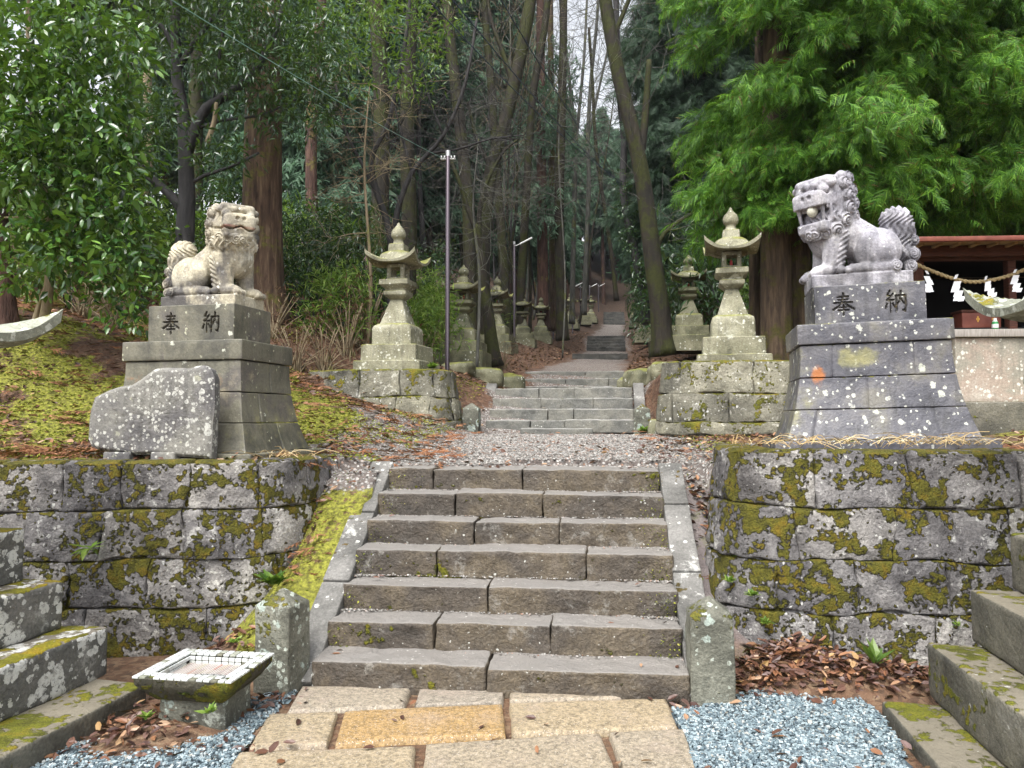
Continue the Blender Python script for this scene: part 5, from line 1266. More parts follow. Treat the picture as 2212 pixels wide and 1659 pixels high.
def tree(label, L, Y, mat, group=None, cat='tree', name='tree', seed=0, ns=12, rough=.12, ends=True, flare=.25, twig=None, crown=None, jitter=.1):
    b = P(*L[0][0][0], Y); root = thing(name, label, cat, (b[0], Y, b[2]), 0, group); off = np.array([b[0], Y, b[2]])
    mb = MB(); en = limbs(mb, L[:1], Y, ns, rough, seed, 0, flare)
    mb.V = [v - off for v in mb.V]; mb.build('trunk', mat, root)
    if len(L) > 1:
        for k, l in enumerate(L[1:]):
            m2 = MB(); en += limbs(m2, [l], Y + .0, 8, rough, seed + 7 * k + 1, 0, 0); m2.V = [v - off for v in m2.V]; m2.build('limb', mat, root)
    if twig:
        r = np.random.default_rng(seed + 99); st, dr = [], []
        for pts in en:
            for q in range(int(twig['n'])):
                i = r.uniform(.35, 1) * (len(pts) - 1); a = int(min(i, len(pts) - 2)); p = pts[a] + (pts[a + 1] - pts[a]) * (i - a)
                st.append(p - off); dr.append(r.normal(size=3) * np.array([1, .7, .5]) + np.array([0, 0, twig.get('up', .2)]))
        m3 = MB(); twigs(m3, st, dr, r, twig.get('sub', 3), twig.get('L', 1.2), twig.get('rad', .012), twig.get('wig', .22), twig.get('depth', 2)); m3.build('twigs', twig.get('mat', mat), root)
    if crown:
        mb = MB(); crown(mb, np.random.default_rng(seed + 5), off, en); mb.build('crown', crown.mat, root, smooth=False)
    return root
class Crown:
    """leaf tufts filling photo-plane ellipses (u, v, ru, rv) at depth Y +- dy, stored relative to the tree's foot"""
    def __init__(s, mat, ell_, Y, dy, tufts, per, size, rad=.35, shape=LEAF_V, down=.35): s.mat, s.e, s.Y, s.dy, s.t, s.per, s.size, s.rad, s.shape, s.down = mat, ell_, Y, dy, tufts, per, size, rad, shape, down
    def __call__(s, mb, r, off, en):
        A = np.array([e[2] * e[3] for e in s.e], float); cnt = np.maximum(1, (s.t * A / A.sum()).astype(int)); C_ = []
        for (u, v, ru, rv), c in zip(s.e, cnt):
            for q in range(c):
                a, k = r.uniform(0, 6.283), math.sqrt(r.random()); C_.append(P(u + ru * k * math.cos(a), v + rv * k * math.sin(a), s.Y + r.uniform(-s.dy, s.dy)))
        C_ = np.array(C_) - off; leaf_cloud(mb, C_, s.rad * r.uniform(.6, 1.2, len(C_)), s.per, s.size, r, None, s.shape, s.down)

class FrCrown:
    """conifer sprays filling photo-plane ellipses at depth Y"""
    def __init__(s, mat, e, Y, dy, n, size): s.mat, s.e, s.Y, s.dy, s.n_, s.size = mat, e, Y, dy, n, size
    def __call__(s, mb, r, off, en):
        A = np.array([q[2] * q[3] for q in s.e], float); C_ = []
        for (u, v, ru, rv), c in zip(s.e, (s.n_ * A / A.sum()).astype(int)):
            for q in range(c): a, k = r.uniform(0, 6.283), math.sqrt(r.random()); C_.append(P(u + ru * k * math.cos(a), v + rv * k * math.sin(a), s.Y + r.uniform(-s.dy, s.dy)))
        C_ = np.array(C_) - off; n = len(C_); d = np.stack([r.normal(0, 1, n), r.normal(0, 1, n), r.uniform(-1.1, -.1, n)], 1)
        put_shapes(mb, FROND_LO, C_, d, s.size * r.uniform(.6, 1.2, n), r, .6)

tree('huge cedar trunk behind the left lion, olive brown with a flared foot', [([(572, 705), (567, 640), (566, 520), (567, 380), (571, 200), (574, 40), (576, -120)], 47, 34)], 13.4, b_huge, seed=1, ns=28, rough=.10, flare=.35, name='cedar_tree')
dk = Crown(l_dark, [(300, 60, 60, 90), (470, 60, 130, 110), (330, 250, 60, 90), (600, 60, 110, 90), (640, 235, 110, 50), (470, 330, 60, 40), (520, 180, 60, 60), (250, 300, 60, 120), (350, -60, 250, 60), (680, 130, 70, 90)], 12.2, 1.3, 900, 16, .15, .42, SLIM_V)
tree('black wet-barked tree with rising limbs behind the left lion', [([(394, 640), (397, 560), (401, 480), (404, 420), (401, 340), (398, 260), (384, 180), (381, 100), (376, -60)], 22, 9),
     ([(404, 470), (372, 425), (335, 392), (310, 370), (290, 320)], 12, 5), ([(404, 330), (425, 270), (445, 235), (470, 218), (510, 192), (548, 158), (580, 100), (604, 40), (615, -40)], 13, 5), ([(384, 150), (415, 100), (440, 65), (475, 20)], 8, 4),
     ([(383, 120), (352, 60), (300, 25), (250, -30)], 7, 3), ([(455, 232), (470, 150), (482, 60), (486, -40)], 5, 3), ([(408, 400), (440, 380), (500, 360), (560, 330)], 5, 3), ([(420, 280), (480, 260), (560, 250), (640, 215)], 4, 2)], 12.0, b_dark, seed=2, crown=dk, ns=14)
o = thing('broken_branch', 'splintered tan broken branch stub on the black tree', 'branch', P(452, 302, 11.85)); mb = MB(); q = limbs(mb, [([(448, 308), (456, 285), (463, 262), (466, 240), (467, 222)], 7, 4.5)], 11.85, 7, .3, 5); mb.V = [v - P(452, 302, 11.85) for v in mb.V]; mb.build('stub', b_tan, o)
tree('reddish bark trunk cut off by the left edge of the photo', [([(16, 730), (6, 640), (-4, 520), (-8, 380), (-12, 200), (-14, -60)], 26, 16)], 8.6, b_red, seed=3, ns=20)
cm_ = Crown(l_cam, [(70, 60, 150, 110), (200, 110, 110, 90), (60, 200, 110, 120), (170, 260, 130, 110), (110, 380, 140, 110), (220, 420, 100, 100), (210, 540, 110, 90), (90, 560, 110, 70), (280, 610, 60, 80), (30, 330, 70, 150), (240, 300, 80, 80)], 8.0, .8, 640, 16, .112, .33, OVAL_V)
tree('camellia with tan stems and glossy leaves at the upper left', [([(92, 712), (104, 640), (108, 560), (106, 480), (102, 430), (85, 380), (73, 300), (66, 210), (62, 100), (60, -40)], 10, 5), ([(70, 712), (84, 660), (104, 610)], 7, 5), ([(106, 440), (118, 380), (128, 320), (131, 240), (138, 120)], 6, 3),
     ([(104, 450), (70, 420), (50, 360), (46, 280), (40, 180)], 6, 3), ([(108, 560), (150, 500), (200, 460), (250, 420)], 4, 2), ([(112, 380), (170, 330), (230, 300), (290, 290)], 4, 2), ([(60, 430), (30, 400), (-10, 395)], 4, 2), ([(104, 480), (60, 470), (10, 470)], 3, 2)], 8.3, b_tan, seed=4, crown=cm_, name='camellia_tree', ns=9)
tree('pale tan-barked trunk left of the black tree, lit from behind', [([(335, 600), (322, 540), (314, 480), (312, 430), (318, 380), (322, 300), (318, 150)], 14, 9)], 14.5, b_tan, seed=5)
tree('slim reddish trunk between the huge cedar and the lantern', [([(678, 640), (675, 500), (672, 360), (676, 200), (690, 60), (700, -80)], 15, 10)], 18.5, b_red, seed=6, name='cedar_tree')
tree('tall yellow-mossed cedar trunk above the left front lantern', [([(808, 745), (812, 620), (820, 480), (824, 330), (822, 180), (814, 40), (810, -100)], 21, 15)], 18.0, b_moss, seed=7, twig=dict(n=16, L=1.6, rad=.012, mat=b_tan), name='cedar_tree', ns=16)
tree('thick brown trunk right behind the left front lantern', [([(880, 745), (882, 600), (884, 470), (880, 340), (880, 200), (888, 60), (900, -100)], 19, 13)], 16.8, b_moss, seed=8, twig=dict(n=14, L=1.5, rad=.011, mat=b_dark), ns=16)
lt = Crown(l_mid, [(790, 40, 110, 70), (900, 40, 90, 60), (780, 160, 70, 60), (900, 150, 70, 60), (850, -60, 200, 60)], 13.5, 1.2, 230, 12, .14, .36, SLIM_V)
tree('thin black forked tree with green upper leaves rising behind the left front lantern', [([(838, 740), (845, 640), (848, 560), (836, 480), (815, 420), (803, 368), (806, 330), (838, 268), (858, 180), (880, 60), (890, -60)], 9, 4), ([(847, 560), (854, 480), (866, 430), (890, 372), (925, 332), (958, 292), (990, 225), (1012, 150), (1030, 40)], 7, 3), ([(815, 420), (780, 350), (745, 280), (725, 180)], 5, 2),
     ([(890, 372), (870, 300), (850, 220)], 4, 2), ([(925, 332), (990, 322), (1060, 300), (1130, 292)], 3, 1.5), ([(958, 292), (930, 220), (905, 130)], 3, 1.5)], 14.0, b_dark, seed=9, crown=lt, twig=dict(n=10, L=1.3, rad=.009, mat=b_dark), ns=8)
tree('straight mossy trunk just left of the curved one', [([(1018, 775), (1016, 640), (1014, 520), (1010, 420), (1000, 330), (986, 200), (970, 60), (962, -100)], 15, 11)], 20.5, b_moss, seed=10, twig=dict(n=16, L=1.7, rad=.012, mat=b_grey))
tree('big mossy trunk that leans right above the lamp posts', [([(1044, 770), (1042, 640), (1043, 540), (1050, 440), (1062, 365), (1084, 290), (1106, 200), (1130, 90), (1150, -20), (1160, -100)], 17, 12), ([(1110, 190), (1085, 110), (1060, 40), (1048, -60)], 6, 3), ([(1062, 365), (1030, 300), (1010, 220)], 5, 3)], 21.5, b_moss, seed=11, twig=dict(n=12, L=1.8, rad=.013, mat=b_grey), ns=14)
tree('curved mossy tree with two black limbs at the second lantern', [([(1068, 792), (1062, 740), (1056, 690), (1046, 620), (1041, 570), (1032, 510), (1030, 486)], 14, 9), ([(1032, 505), (1012, 455), (996, 405), (976, 352), (958, 320), (938, 300)], 6, 3), ([(1034, 510), (1036, 455), (1050, 400), (1068, 360), (1090, 325), (1120, 300)], 6, 2)], 17.2, b_moss, seed=12, twig=dict(n=12, L=1.1, rad=.008, mat=b_dark, up=.1), flare=.5)
tree('mossy pole-like trunk behind the second black lamp post', [([(1098, 765), (1090, 620), (1083, 500), (1076, 420), (1070, 330), (1062, 200), (1050, 60), (1045, -80)], 11, 8)], 25, b_moss, seed=13, twig=dict(n=10, L=1.8, rad=.012, mat=b_grey))
tree('slender mossy trunk bending right toward the sky gap', [([(1124, 752), (1126, 620), (1132, 500), (1137, 420), (1142, 330), (1152, 200), (1175, 70), (1188, -60)], 10, 7)], 27, b_moss, seed=14, twig=dict(n=12, L=2.0, rad=.013, mat=b_grey))
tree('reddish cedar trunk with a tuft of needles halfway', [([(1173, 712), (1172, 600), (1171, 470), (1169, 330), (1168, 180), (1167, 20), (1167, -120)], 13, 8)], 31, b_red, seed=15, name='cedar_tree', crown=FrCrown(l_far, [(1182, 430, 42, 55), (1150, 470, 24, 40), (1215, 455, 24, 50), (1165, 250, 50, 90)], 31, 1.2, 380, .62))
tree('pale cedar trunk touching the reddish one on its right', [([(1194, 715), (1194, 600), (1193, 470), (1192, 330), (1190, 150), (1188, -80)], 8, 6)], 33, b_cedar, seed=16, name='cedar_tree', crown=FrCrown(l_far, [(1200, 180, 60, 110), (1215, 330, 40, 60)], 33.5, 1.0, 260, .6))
tree('dark mossy trunk right of the paired cedars', [([(1215, 735), (1213, 640), (1209, 540), (1208, 430), (1212, 300), (1216, 120), (1218, -80)], 13, 8)], 30, b_moss, seed=17)
tree('bare grey trunk dividing high under the sky gap', [([(1236, 700), (1238, 560), (1241, 420), (1243, 330), (1238, 250), (1226, 140), (1212, 20), (1205, -60)], 6, 3), ([(1243, 320), (1252, 230), (1262, 120), (1268, 0), (1272, -60)], 4, 2), ([(1238, 250), (1222, 200), (1196, 150), (1180, 120)], 3, 1.5)], 35, b_grey, seed=18, twig=dict(n=14, L=2.6, rad=.016, mat=b_grey, up=.9))
tree('bare slim trunk in the middle of the path view', [([(1262, 680), (1266, 560), (1272, 400), (1270, 300), (1276, 180), (1288, 60), (1296, -60)], 6, 3), ([(1270, 300), (1292, 200), (1312, 110), (1330, 20)], 3, 2)], 37, b_grey, seed=19, twig=dict(n=16, L=2.8, rad=.016, mat=b_grey, up=.9))
tree('thin mossy trunk leaning left across the dark wood', [([(1332, 650), (1322, 560), (1306, 450), (1292, 360), (1284, 270), (1280, 180), (1272, 60)], 5, 3)], 30, b_moss, seed=20, twig=dict(n=10, L=2.0, rad=.013, mat=b_grey, up=.6))
tree('great mossy trunk leaning left over the path', [([(1436, 768), (1430, 720), (1424, 660), (1414, 590), (1404, 510), (1394, 430), (1380, 345), (1360, 258), (1338, 170), (1322, 90), (1310, 20), (1296, -90)], 22, 13), ([(1382, 345), (1391, 280), (1397, 205), (1402, 130)], 10, 6), ([(1413, 560), (1425, 520), (1450, 490), (1495, 462), (1548, 430)], 6, 3), ([(1322, 90), (1350, 20), (1380, -50)], 6, 4)], 17.0, b_moss, seed=21, ns=18, flare=.5, twig=dict(n=6, L=1.5, rad=.010, mat=b_grey, up=.5))
ivy = Crown(l_dark, [(1385, 620, 14, 60), (1362, 500, 12, 60), (1346, 420, 9, 50)], 21.8, .25, 90, 14, .10, .25)
tree('dark ivy-wrapped trunk left of the great leaning one', [([(1398, 700), (1390, 640), (1372, 550), (1354, 470), (1346, 400), (1348, 300), (1338, 200), (1332, 60), (1330, -60)], 10, 6), ([(1348, 300), (1368, 160), (1386, 20)], 4, 2)], 22, b_dark, seed=22, crown=ivy, twig=dict(n=8, L=1.8, rad=.012, mat=b_grey, up=.6))
tree('brown cedar trunk behind the right front lantern', [([(1634, 745), (1632, 640), (1631, 520), (1634, 380), (1640, 200), (1642, -60)], 14, 10)], 13.4, b_cedar, seed=23, ns=20, name='cedar_tree')

# the bright weeping cedars on the right
def big_cedar(label, foot, H, zlo, rmax, nb, ns, size, seed, tr, mat, leafm, rt, zmax_t, face, droop=.55, shape=lambda t: (1 - t) ** .6 * (.75 + .6 * min(1, t * 3)), name='cedar_tree', fr=FROND, group=None, ctr=(0, 0)):
    r = np.random.default_rng(seed); root = thing(name, label, 'tree', foot, 0, group)
    mb = MB()
    for k, (dx, dy, r0) in enumerate(tr): mb.add(*tube([(dx, dy, -.3), (dx, dy, .6), (dx * .9, dy, 2), (dx * .7, dy, 5), (dx * .5, dy, zmax_t)], [r0 * 1.35, r0 * 1.05, r0, r0 * .85, r0 * .3], 26, .15, .13, 4, seed + k, .25))
    mb.build('trunk', mat, root)
    p, d, s, B = bough_tree(r, H, zlo, rmax, nb, ns, fr, size, droop, face=face, shape=shape, trunk=ctr)
    mb = MB(); put_shapes(mb, fr, p, d, s, r, .9); mb.build('crown', leafm, root, smooth=False)
    mb = MB()
    for b in B: mb.add(*tube(b, np.linspace(.035, .008, len(b)), 5, spline=False))
    mb.build('boughs', b_dark, root)
    return root
cz = ground_at(4.1, 11.9)
big_cedar('bright green weeping cedar with mossy twin trunks above the right lion', (4.25, 12.1, cz), 12.5, 2.5, 2.4, 175, 500, .25, 31, [(-.14, -.2, .235), (.36, .1, .20), (.75, -.25, .20)], b_cedar, l_cedar, .3, 12, -1.9, .42, ctr=(1.05, -.2))
big_cedar('brighter green cedar at the far right edge above the shrine roof', (7.3, 12.6, ground_at(7.3, 12.6)), 11.0, .9, 3.0, 185, 430, .25, 37, [(0, 0, .28)], b_cedar, l_cedar, .3, 11.5, -2.2, .42)
big_cedar('dark drooping conifer in the gap left of the bright cedar', (5.6, 22.5, ground_at(5.6, 22.5)), 19, 2.6, 2.5, 190, 170, .42, 41, [(0, 0, .3)], b_red, l_dcon, .3, 18, -1.8, .75, fr=FROND)

# conifers of the wood behind: three grown once, then set out one by one
far_lab = {}
def far_conifer(seed, H, zlo, rmax, nb, ns, size, r0, bm):
    r = np.random.default_rng(seed); root = thing('cedar_tree', 'x', 'tree', (0, 0, 0), 0)
    MB().add(*tube([(0, 0, -.6), (0, 0, .8), (.1, .05, H * .4), (.05, 0, H)], [r0 * 1.4, r0 * 1.05, r0 * .8, .04], 12, .6, .1, 3, seed, .2)).build('trunk', bm, root)
    p, d, s, B = bough_tree(r, H, zlo, rmax, nb, ns, None, size, .5, shape=lambda t: (1 - t) ** .7 * .95 + .06)
    mb = MB(); put_shapes(mb, FROND_LO, p, d, s, r, .6); mb.build('crown', l_far, root, smooth=False)
    return root
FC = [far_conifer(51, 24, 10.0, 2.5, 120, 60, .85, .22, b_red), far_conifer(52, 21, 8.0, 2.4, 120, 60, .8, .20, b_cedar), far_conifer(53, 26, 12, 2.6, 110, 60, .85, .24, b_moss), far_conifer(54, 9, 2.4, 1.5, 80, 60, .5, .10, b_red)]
used = [False] * 4
def place_far(k, x, y, sc, label, group):
    z = ground_at(x, y) - .1
    if not used[k]:
        used[k] = True; o = FC[k]; o.location = (x, y, z); o.scale = (sc,) * 3; o.rotation_euler = (0, 0, rng.uniform(0, 6)); tag(o, label, 'tree', group); return o
    return dup(FC[k], (x, y, z), rng.uniform(0, 6.28), label, group, sc)
rf = np.random.default_rng(77)
spots = []
def far_ok(x, y, d): return all((x - a) ** 2 + (y - b) ** 2 > d * d for a, b in spots)
def fill(n, ylo, yhi, slo, shi, side, d, kinds, label, group, smin_=.85, smax_=1.15):
    c = 0; tries = 0
    while c < n and tries < 4000:
        tries += 1; y = rf.uniform(ylo, yhi); x = float(axis_x(y)) + side * rf.uniform(slo, shi)
        if not far_ok(x, y, d): continue
        spots.append((x, y)); place_far(kinds[rf.integers(len(kinds))], x, y, rf.uniform(smin_, smax_), label, group); c += 1
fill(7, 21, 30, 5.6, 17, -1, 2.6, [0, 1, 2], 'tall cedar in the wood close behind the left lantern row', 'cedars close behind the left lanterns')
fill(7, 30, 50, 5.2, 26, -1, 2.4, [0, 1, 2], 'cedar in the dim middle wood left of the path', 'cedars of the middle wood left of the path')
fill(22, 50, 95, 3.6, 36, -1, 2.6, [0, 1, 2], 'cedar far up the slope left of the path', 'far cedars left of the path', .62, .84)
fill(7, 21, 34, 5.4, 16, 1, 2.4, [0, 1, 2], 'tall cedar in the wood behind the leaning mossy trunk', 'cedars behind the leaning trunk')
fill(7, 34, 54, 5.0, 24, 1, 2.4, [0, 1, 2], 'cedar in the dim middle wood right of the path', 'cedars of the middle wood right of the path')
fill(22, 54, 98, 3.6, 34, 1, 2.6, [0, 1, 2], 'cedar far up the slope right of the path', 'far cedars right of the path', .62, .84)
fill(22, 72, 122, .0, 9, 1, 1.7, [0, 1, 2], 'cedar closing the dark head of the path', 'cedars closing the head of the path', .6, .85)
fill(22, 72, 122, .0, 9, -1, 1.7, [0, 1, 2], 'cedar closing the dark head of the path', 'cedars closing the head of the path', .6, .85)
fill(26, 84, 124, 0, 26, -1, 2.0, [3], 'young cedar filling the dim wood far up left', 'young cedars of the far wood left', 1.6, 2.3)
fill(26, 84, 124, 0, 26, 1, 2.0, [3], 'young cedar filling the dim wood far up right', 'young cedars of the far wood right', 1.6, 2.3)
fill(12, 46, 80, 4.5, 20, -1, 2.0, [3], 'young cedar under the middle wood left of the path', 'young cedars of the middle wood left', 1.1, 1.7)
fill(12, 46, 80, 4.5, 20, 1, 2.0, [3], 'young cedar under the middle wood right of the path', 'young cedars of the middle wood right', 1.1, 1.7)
for (u, Y, sc, lab) in [(1450, 36, 1.6, 'young cedar in the dark right of the leaning trunk'), (740, 21, 1.1, 'young dark cedar left of the front lantern'), (620, 22, 1.3, 'young cedar right of the huge trunk'), (355, 34, 1.6, 'sunlit young cedar seen through the gap over the left lion'), (930, 29, 1.5, 'young cedar deep behind the near lamp post'), (1085, 44, 1.6, 'young cedar deep behind the second lamp post')]:
    x = P(u, 700, Y)[0]; place_far(3, x, Y, sc, lab, 'young cedars')

# ------------------------------------------------------------------ undergrowth
def shrub_proto(seed, mat, shape, R, H, tufts, per, size, rad, stem=b_dark, down=.2, nst=7):
    r = np.random.default_rng(seed); root = thing('shrub', 'x', 'shrub', (0, 0, 0)); mb = MB(); ce = []
    for k in range(tufts):
        a = r.uniform(0, 6.283); q = math.sqrt(r.random()); z = r.uniform(.12, 1) ; w = math.sqrt(max(.05, 1 - (z * 1.05 - .35) ** 2 * 1.4)); ce.append((R * q * w * math.cos(a), R * q * w * math.sin(a), H * z))
    ce = np.array(ce); leaf_cloud(mb, ce, rad * r.uniform(.6, 1.2, tufts), per, size, r, None, shape, down); mb.build('foliage', mat, root, smooth=False)
    mb = MB()
    for k in range(nst): e = ce[r.integers(tufts)]; mb.add(*tube([(r.normal(0, .08), r.normal(0, .08), -.2), e * np.array([.4, .4, .5]), e], [.018, .013, .005], 5, .2))
    mb.build('stems', stem, root); return root
SP = dict(dark=shrub_proto(1, l_dark, SLIM_V, 1.0, 1.9, 150, 15, .13, .30), mid=shrub_proto(2, l_mid, LEAF_V, .9, 1.5, 110, 13, .11, .28), bam=shrub_proto(3, l_bam, BLADE_V, .8, 1.5, 110, 13, .20, .28, b_tan, .05), dry=shrub_proto(4, l_dry, BLADE_V, .8, 1.0, 30, 6, .16, .3, b_tan, .1, 40))
su = {k: False for k in SP}
def shrub(kind, u, v, Y, sc, label, group):
    c = P(u, v, Y); z = ground_at(c[0], Y) - .05; o = SP[kind]
    if not su[kind]:
        su[kind] = True; o.location = (c[0], Y, z); o.scale = (sc,) * 3; tag(o, label, 'shrub', group)
    else: dup(o, (c[0], Y, z), rng.uniform(0, 6.28), label, group, sc)
g1, g2, g3, g4 = 'dark shrubs in the wood', 'leafy green shrubs on the left bank', 'bamboo grass clumps', 'dry brushwood on the banks'
for u, Y, sc, lab in [(1535, 19.4, 1.7, 'dark glossy shrub between the two right lanterns'), (1480, 21.5, 1.6, 'dark shrub behind the second right lantern'), (1580, 18.0, 1.8, 'dark shrub behind the right front lantern'), (700, 14.5, 1.2, 'dark shrub between the huge cedar and the left lantern'), (640, 15.5, 1.3, 'dark shrub at the right of the huge cedar foot'),
                      (745, 16.5, 1.4, 'dark shrub behind the brushwood left of the lantern'), (470, 15.5, 1.3, 'dark shrub behind the left lion back'), (250, 12.5, 1.1, 'dark shrub low under the camellia'), (180, 13.5, 1.2, 'dark shrub in the shade behind the camellia'), (1790, 14.5, 1.3, 'dark shrub in the shade under the bright cedar'), (1900, 15.5, 1.4, 'dark shrub behind the right lion'), (2050, 14.8, 1.4, 'dark shrub behind the shrine roof'),
                      (945, 21.5, 1.3, 'dark shrub behind the near lamp post'), (1460, 26, 1.5, 'dark shrub far right of the leaning trunk')]: shrub('dark', u, 700, Y, sc, lab, g1)
for u, Y, sc, lab in [(60, 11.5, 1.0, 'leafy shrub at the foot of the edge trunk'), (150, 11.0, .9, 'leafy shrub between the camellia stems'), (300, 11.8, .95, 'leafy shrub left of the left lion tail'), (390, 17, 1.2, 'leafy shrub under the gap over the left lion'), (235, 15, 1.2, 'leafy shrub deep behind the camellia'), (1690, 15.8, 1.2, 'leafy shrub behind the mossy twin trunks')]: shrub('mid', u, 700, Y, sc, lab, g2)
for u, Y, sc, lab in [(925, 15.6, .95, 'bright bamboo grass right of the left front lantern'), (900, 17.5, 1.2, 'bamboo grass behind the near lamp post'), (1040, 24.5, .9, 'bamboo grass behind the third left lantern'), (1090, 29, .8, 'bamboo grass behind the second lamp post'), (650, 17.5, 1.6, 'tall bamboo grass right of the huge cedar'), (330, 13.5, 1.0, 'bamboo grass behind the left lion tail'), (30, 12.5, 1.2, 'bamboo grass at the far left edge'), (200, 16.5, 1.5, 'tall bamboo grass behind the camellia'), (735, 13.2, .9, 'bamboo grass left of the left front lantern')]: shrub('bam', u, 700, Y, sc, lab, g3)
for u, Y, sc, lab in [(640, 11.6, .7, 'dry brushwood on the bank right of the left pedestal'), (700, 12.0, .8, 'dry brushwood halfway to the left lantern'), (752, 12.6, .9, 'dry brushwood touching the left lantern'), (590, 12.2, .75, 'dry brushwood at the huge cedar foot'), (250, 9.9, .7, 'dry stalks below the camellia'), (180, 10.2, .7, 'dry stalks in front of the leafy shrub'), (790, 13.4, 1.2, 'dry brushwood behind the left lantern base'), (1085, 17.5, .6, 'dry stalks by the curved mossy tree')]: shrub('dry', u, 700, Y, sc, lab, g4)

for lab, u0, u1, v0, v1, Y, n, mt, L, up in [('bare grey-twigged sapling spreading over the near lamp post', 900, 1160, 300, 480, 15.5, 34, b_grey, 1.1, .0), ('brown leafless sapling with drooping twigs above the left front lantern', 690, 900, 180, 420, 13.0, 40, b_tan, .9, -.1), ('leafless grey sapling hazing the middle of the wood', 1130, 1300, 120, 420, 27, 36, b_grey, 2.2, .35), ('leafless sapling right of the great leaning trunk', 1400, 1500, 150, 460, 24, 22, b_grey, 1.6, .3)]:
    q = np.random.default_rng(int(u0)); cx_m = P((u0 + u1) / 2, 740, Y); foot = np.array([cx_m[0], Y, ground_at(cx_m[0], Y)]); root = thing('bare_sapling', lab, 'tree', foot)
    um = (u0 + u1) / 2; pl = np.array([foot, P(um + 6, 600, Y), P(um - 8, (v0 + v1) / 2 + 60, Y), P(um + 4, v0, Y)]) - foot; MB().add(*tube(pl, [.035, .03, .022, .008], 7, .3, .1)).build('trunk', mt, root)
    cp_, _ = catmull(pl, np.ones(4), .15); st_, dr_ = [], []; k0 = int(len(cp_) * .45)
    for k in range(n): st_.append(cp_[q.integers(k0, len(cp_))]); a = q.uniform(0, 6.28); dr_.append(np.array([math.cos(a) * 1.2, math.sin(a) * .6, q.normal(up, .25)]))
    m3 = MB(); twigs(m3, st_, dr_, q, 3, L, .0085 * (Y / 15) ** .8, .2, 2, 0); m3.build('twigs', mt, root)

# slender leafless trees that stand thick about the upper path
q = np.random.default_rng(404); placed = []
for k in range(26):
    for tr_ in range(60):
        Y = q.uniform(22, 50); side = -1 if k % 5 < 3 else 1; x = float(axis_x(Y)) + side * q.uniform(1.9, 6.5)
        if all((x - a) ** 2 + (Y - b) ** 2 > 1.0 for a, b in placed): break
    placed.append((x, Y)); foot = np.array([x, Y, ground_at(x, Y) - .1]); H = q.uniform(13, 20); lean = q.normal(0, .05, 2) + np.array([-.03 * side, 0])
    root = thing('bare_tree', 'slender leafless tree left of the upper path' if side < 0 else 'slender leafless tree right of the upper path', 'tree', foot, 0, 'slender leafless trees left of the upper path' if side < 0 else 'slender leafless trees right of the upper path')
    z = np.linspace(0, H, 7); pl = np.stack([lean[0] * z + np.cumsum(q.normal(0, .10, 7)), lean[1] * z + np.cumsum(q.normal(0, .10, 7)), z], 1); pl[0, :2] = 0; r0 = q.uniform(.055, .11)
    mt = [b_moss, b_grey, b_dark][q.integers(3)]; MB().add(*tube(pl, np.linspace(r0, .015, 7), 8, .5, .1, 3, k, .3)).build('trunk', mt, root)
    cp_, _ = catmull(pl, np.ones(7), .3); st_, dr_ = [], []
    for j in range(11):
        i0 = q.integers(int(len(cp_) * .3), len(cp_)); st_.append(cp_[i0]); a = q.uniform(0, 6.28); dr_.append(np.array([math.cos(a) * .7, math.sin(a) * .7, q.uniform(.6, 1.3)]))
    m3 = MB(); twigs(m3, st_, dr_, q, 3, 2.6, .020, .13, 2, .05); m3.build('twigs', b_grey if q.random() < .6 else b_tan, root)
# ------------------------------------------------------------------ fallen leaves, cedar twigs, moss cushions, little plants
LV = np.array([[0, 0, 0], [.3, .22, .06], [.3, -.20, .05], [.72, .18, .07], [.72, -.17, .03], [1, .02, -.02], [.35, 0, -.02], [.72, 0, 0]])
LF3 = np.array([[0, 2, 6], [0, 6, 1], [5, 7, 4], [3, 7, 5]]); LF4 = np.array([[6, 2, 4, 7], [1, 6, 7, 3]])
l_fall = leaf_mat('fallen_leaves', [(0, (.030, .013, .011)), (.2, (.07, .032, .024)), (.4, (.11, .05, .03)), (.55, (.13, .085, .078)), (.7, (.17, .075, .038)), (.85, (.25, .125, .065)), (.95, (.33, .22, .14)), (1, (.28, .17, .06))], .42, .05, .4)
l_twig = leaf_mat('fallen_cedar_twigs', [(0, (.07, .028, .015)), (.5, (.17, .07, .032)), (1, (.29, .15, .08))], .7, .05, .2)
l_straw = leaf_mat('pale_straw', [(0, (.24, .16, .07)), (.6, (.45, .33, .16)), (1, (.55, .46, .28))], .7, .05, .2)
l_moss = leaf_mat('small_green_cover', [(0, (.06, .075, .010)), (.4, (.15, .17, .02)), (.8, (.26, .28, .035)), (1, (.36, .33, .08))], .7, .2, .2)
def litter(mb, x, y, zf, size, r, lift=.012, tilt=.45, V0=LV, F=(LF4, LF3)):
    n = len(x); z = zf(x, y) + lift * r.random(n); d = np.stack([np.cos(t := r.uniform(0, 6.283, n)), np.sin(t), r.normal(0, tilt * .6, n)], 1)
    dd, s, nn = frames(d, r.normal(0, tilt, n)); sc = size * r.uniform(.6, 1.3, n)
    mb.add(stamp(V0, np.stack([x, y, z], 1), dd, s, nn, sc), *[stamp_faces(f, len(V0), n) for f in F])
r = np.random.default_rng(5)
def gauss(cx, cy, sx, sy, n): return r.normal(cx, sx, n), r.normal(cy, sy, n)
mb = MB()
